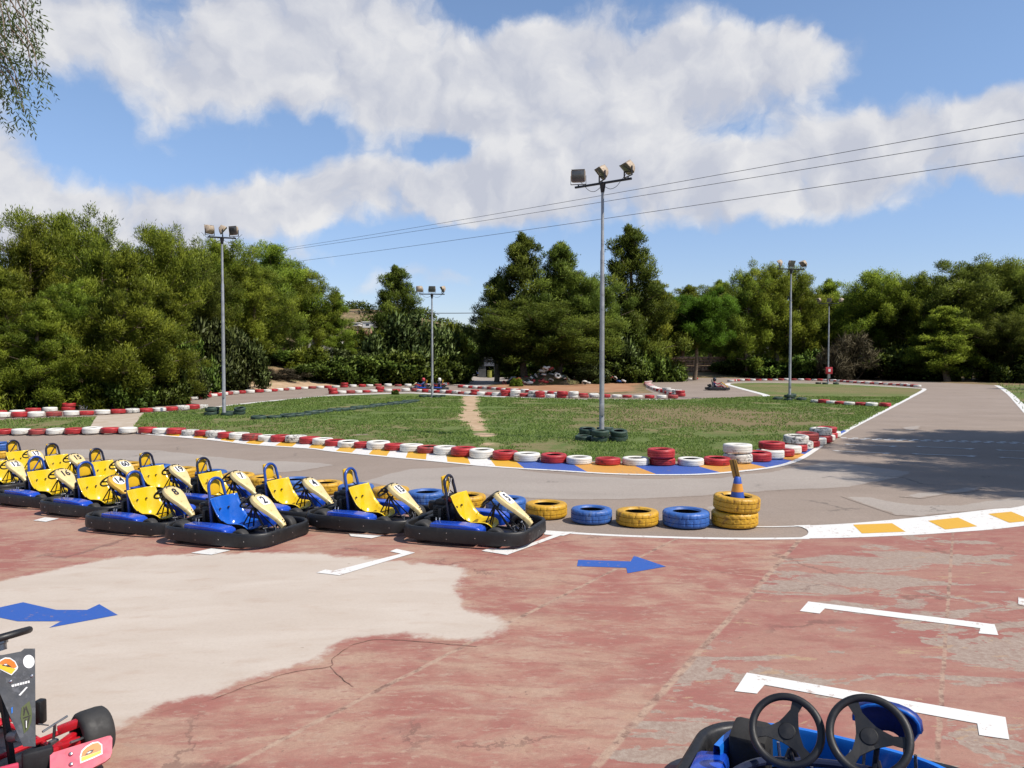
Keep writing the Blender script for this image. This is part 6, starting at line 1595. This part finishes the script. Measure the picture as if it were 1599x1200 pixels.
# stone terrace behind the umbrella pine
mb = MB(); tr2 = random.Random(9); tx0, tx1 = at(1040, 560, 96).x, at(1180, 560, 96).x; x = tx0
zt = zg((tx0 + tx1) / 2, 96)
for r_ in range(5):
    x = tx0 + tr2.uniform(-.3, 0)
    while x < tx1:
        w = tr2.uniform(.35, .8); mb.box((x + w / 2, 96 + tr2.uniform(-.06, .06), zt + .2 + r_ * .37), (w - .03, .55, .34), (0, tr2.uniform(-.05, .05), 0), bev=.06, seg=1); x += w
tag(mb.obj('stone_wall', M['stone'], None, 40), 'low reddish dry stone terrace wall behind the umbrella pine', 'wall')
# orange wall and white houses far off
def house(px0, px1, top, base, d, label, wallm, name='distant_house', roofm='tile', flat=False):
    a, b2 = at(px0, top, d), at(px1, base, d); w = b2.x - a.x; h = a.z - b2.z
    o = thing(name, label, 'house', (a.x, d, b2.z)); MB().box((w / 2, 3, h / 2), (w, 6, h)).obj('wall', M[wallm], o)
    if flat: MB().box((w / 2, 3, h + .12), (w + .5, 6.5, .25)).obj('roof', M[wallm], o)
    else: MB().add([(-.4, -.4, h), (w + .4, -.4, h), (w + .4, 6.4, h), (-.4, 6.4, h), (-.4, 3, h + .45), (w + .4, 3, h + .45)], [(0, 1, 5, 4), (3, 4, 5, 2), (0, 4, 3), (1, 2, 5), (0, 3, 2, 1)]).obj('roof', M[roofm], o, None)
    n = max(1, int(w / 3))
    for i in range(n):
        wx = w * (i + .5) / n; f = MB().box((wx, -.03, h * .55), (1.1, .08, h * .35)).obj('window', M['shed_wall'], o); MB().box((wx, -.075, h * .55), (.9, .02, h * .28)).obj('pane', M['glass'], f)
house(566, 598, 503.5, 512, 262, 'white house on the distant hill, largest of the far houses', 'plaster', flat=True)
house(604, 616, 503, 509, 268, 'small white house right of the largest far house', 'plaster', flat=True)
house(550, 560, 505, 509, 266, 'tiny white house at the left end of the distant hill', 'plaster', flat=True)
house(468, 519, 527, 566, 92, 'low white building seen between trunks at the end of the left wood', 'plaster', 'low_building', flat=True)
house(538, 598, 522, 560, 104, 'orange terracotta building with a tiled roof behind the bushes', 'terracotta', 'orange_building')
# far woods on the hill: too many to count
cl = []
hr = random.Random(2)
for i in range(420):
    x = hr.uniform(-170, 40); y = hr.uniform(225, 420); zz = zg(x, y); cl.append(((x, y, zz + hr.uniform(.2, 1.5)), hr.uniform(1.8, 3.6), hr.uniform(.1, .8)))
for i in range(500):
    x = hr.uniform(-220, 320); y = hr.uniform(165, 225); cl.append(((x, y, zg(x, y) + hr.uniform(.5, 3.0)), hr.uniform(1.8, 3.2), hr.uniform(.1, .6)))
for i in range(260):
    x = hr.uniform(-25, 95); y = hr.uniform(124, 160); cl.append(((x, y, zg(x, y) + hr.uniform(.3, 3.4)), hr.uniform(1.2, 2.2), hr.uniform(.1, .6)))
tag(link('far_wood', leaf_mesh('far_wood', cl, M['bush'], 77, .9, .4, 130, .8, .2)), 'distant green woodland on the hill', 'wood', kind='stuff')

# ------------------------------------------------------------------ grass blades on the lawns, weeds at the verges
def inside(poly, x, y):
    px_ = np.array([p.x for p in poly]); py_ = np.array([p.y for p in poly]); res = np.zeros(len(x), bool); j = len(poly) - 1
    for i in range(len(poly)):
        c = ((py_[i] > y) != (py_[j] > y)) & (x < (px_[j] - px_[i]) * (y - py_[i]) / (py_[j] - py_[i] + 1e-12) + px_[i]); res ^= c; j = i
    return res
M['blade'] = leaf_mat('grass_blades', (.105, .160, .034), (.200, .262, .064), .4)
def grass(name, poly, n, label, seed, ymax, hh=.028, tintlo=.2):
    g = np.random.default_rng(seed); xs = [p.x for p in poly]; ys = [p.y for p in poly]
    x = g.uniform(min(xs), max(xs), n * 4); y = min(ys) + (min(ymax, max(ys)) - min(ys)) * g.random(n * 4) ** 1.5
    k = inside(poly, x, y) & ~inside(TP, x, y) & ~inside(CP, x, y); x, y = x[k][:n], y[k][:n]; N = len(x)
    fld_ = np.array([mnoise.noise((a * .55, b * .55, 1.0)) + .6 * mnoise.noise((a * 2.1, b * 2.1, 4.0)) for a, b in zip(x, y)])
    e = ((x - 7.6) * .19) ** 2 + ((y - 32.5) * .14) ** 2
    keep = (fld_ > -.25) & (g.random(N) < 1 - .85 * np.exp(-e)); x, y, fld_ = x[keep], y[keep], fld_[keep]; N = len(x)
    z = np.array([zg(a, b) for a, b in zip(x, y)]) + .012
    h = hh * (.5 + g.random(N)) * (1 + .5 * np.clip(fld_, -.5, 1)) * (1 + (y / 60)); w = .005 + y * .0005
    a = g.uniform(0, 2 * PI, N); lx, ly = g.normal(size=N) * .5 * h, g.normal(size=N) * .5 * h
    v = np.empty((N, 4, 3)); dx, dy = np.cos(a) * w, np.sin(a) * w
    v[:, 0] = np.stack([x - dx, y - dy, z], 1); v[:, 1] = np.stack([x + dx, y + dy, z], 1); v[:, 2] = np.stack([x + lx + dx * .3, y + ly + dy * .3, z + h], 1); v[:, 3] = np.stack([x + lx - dx * .3, y + ly - dy * .3, z + h * .95], 1)
    me = bpy.data.meshes.new(name); me.vertices.add(N * 4); me.vertices.foreach_set('co', v.reshape(-1)); me.loops.add(N * 4); me.loops.foreach_set('vertex_index', np.arange(N * 4, dtype=np.int32)); me.polygons.add(N); me.polygons.foreach_set('loop_start', np.arange(0, N * 4, 4, dtype=np.int32)); me.polygons.foreach_set('loop_total', np.full(N, 4, dtype=np.int32))
    ta = me.attributes.new('tint', 'FLOAT', 'FACE'); ta.data.foreach_set('value', np.clip(.45 + .5 * fld_ + g.normal(size=N) * .2, 0, 1).astype(np.float32)); me.update(calc_edges=True); me.materials.append(M['blade'])
    tag(link(name, me), label, 'grass', kind='stuff')
TP = jagged(P([(722, 619), (747, 619), (746, 640), (752, 655), (764, 675), (788, 710), (764, 708), (742, 680), (726, 660), (722, 640)]), .5, .3, 9)
CP = P([(138, 674), (206, 673), (226, 645.5), (152, 650)])
grass('grass', infield, 150000, 'short green grass of the lawn inside the track', 1, 48)
grass('grass', verge, 6000, 'short green grass of the verge right of the straight', 2, 70, .08)
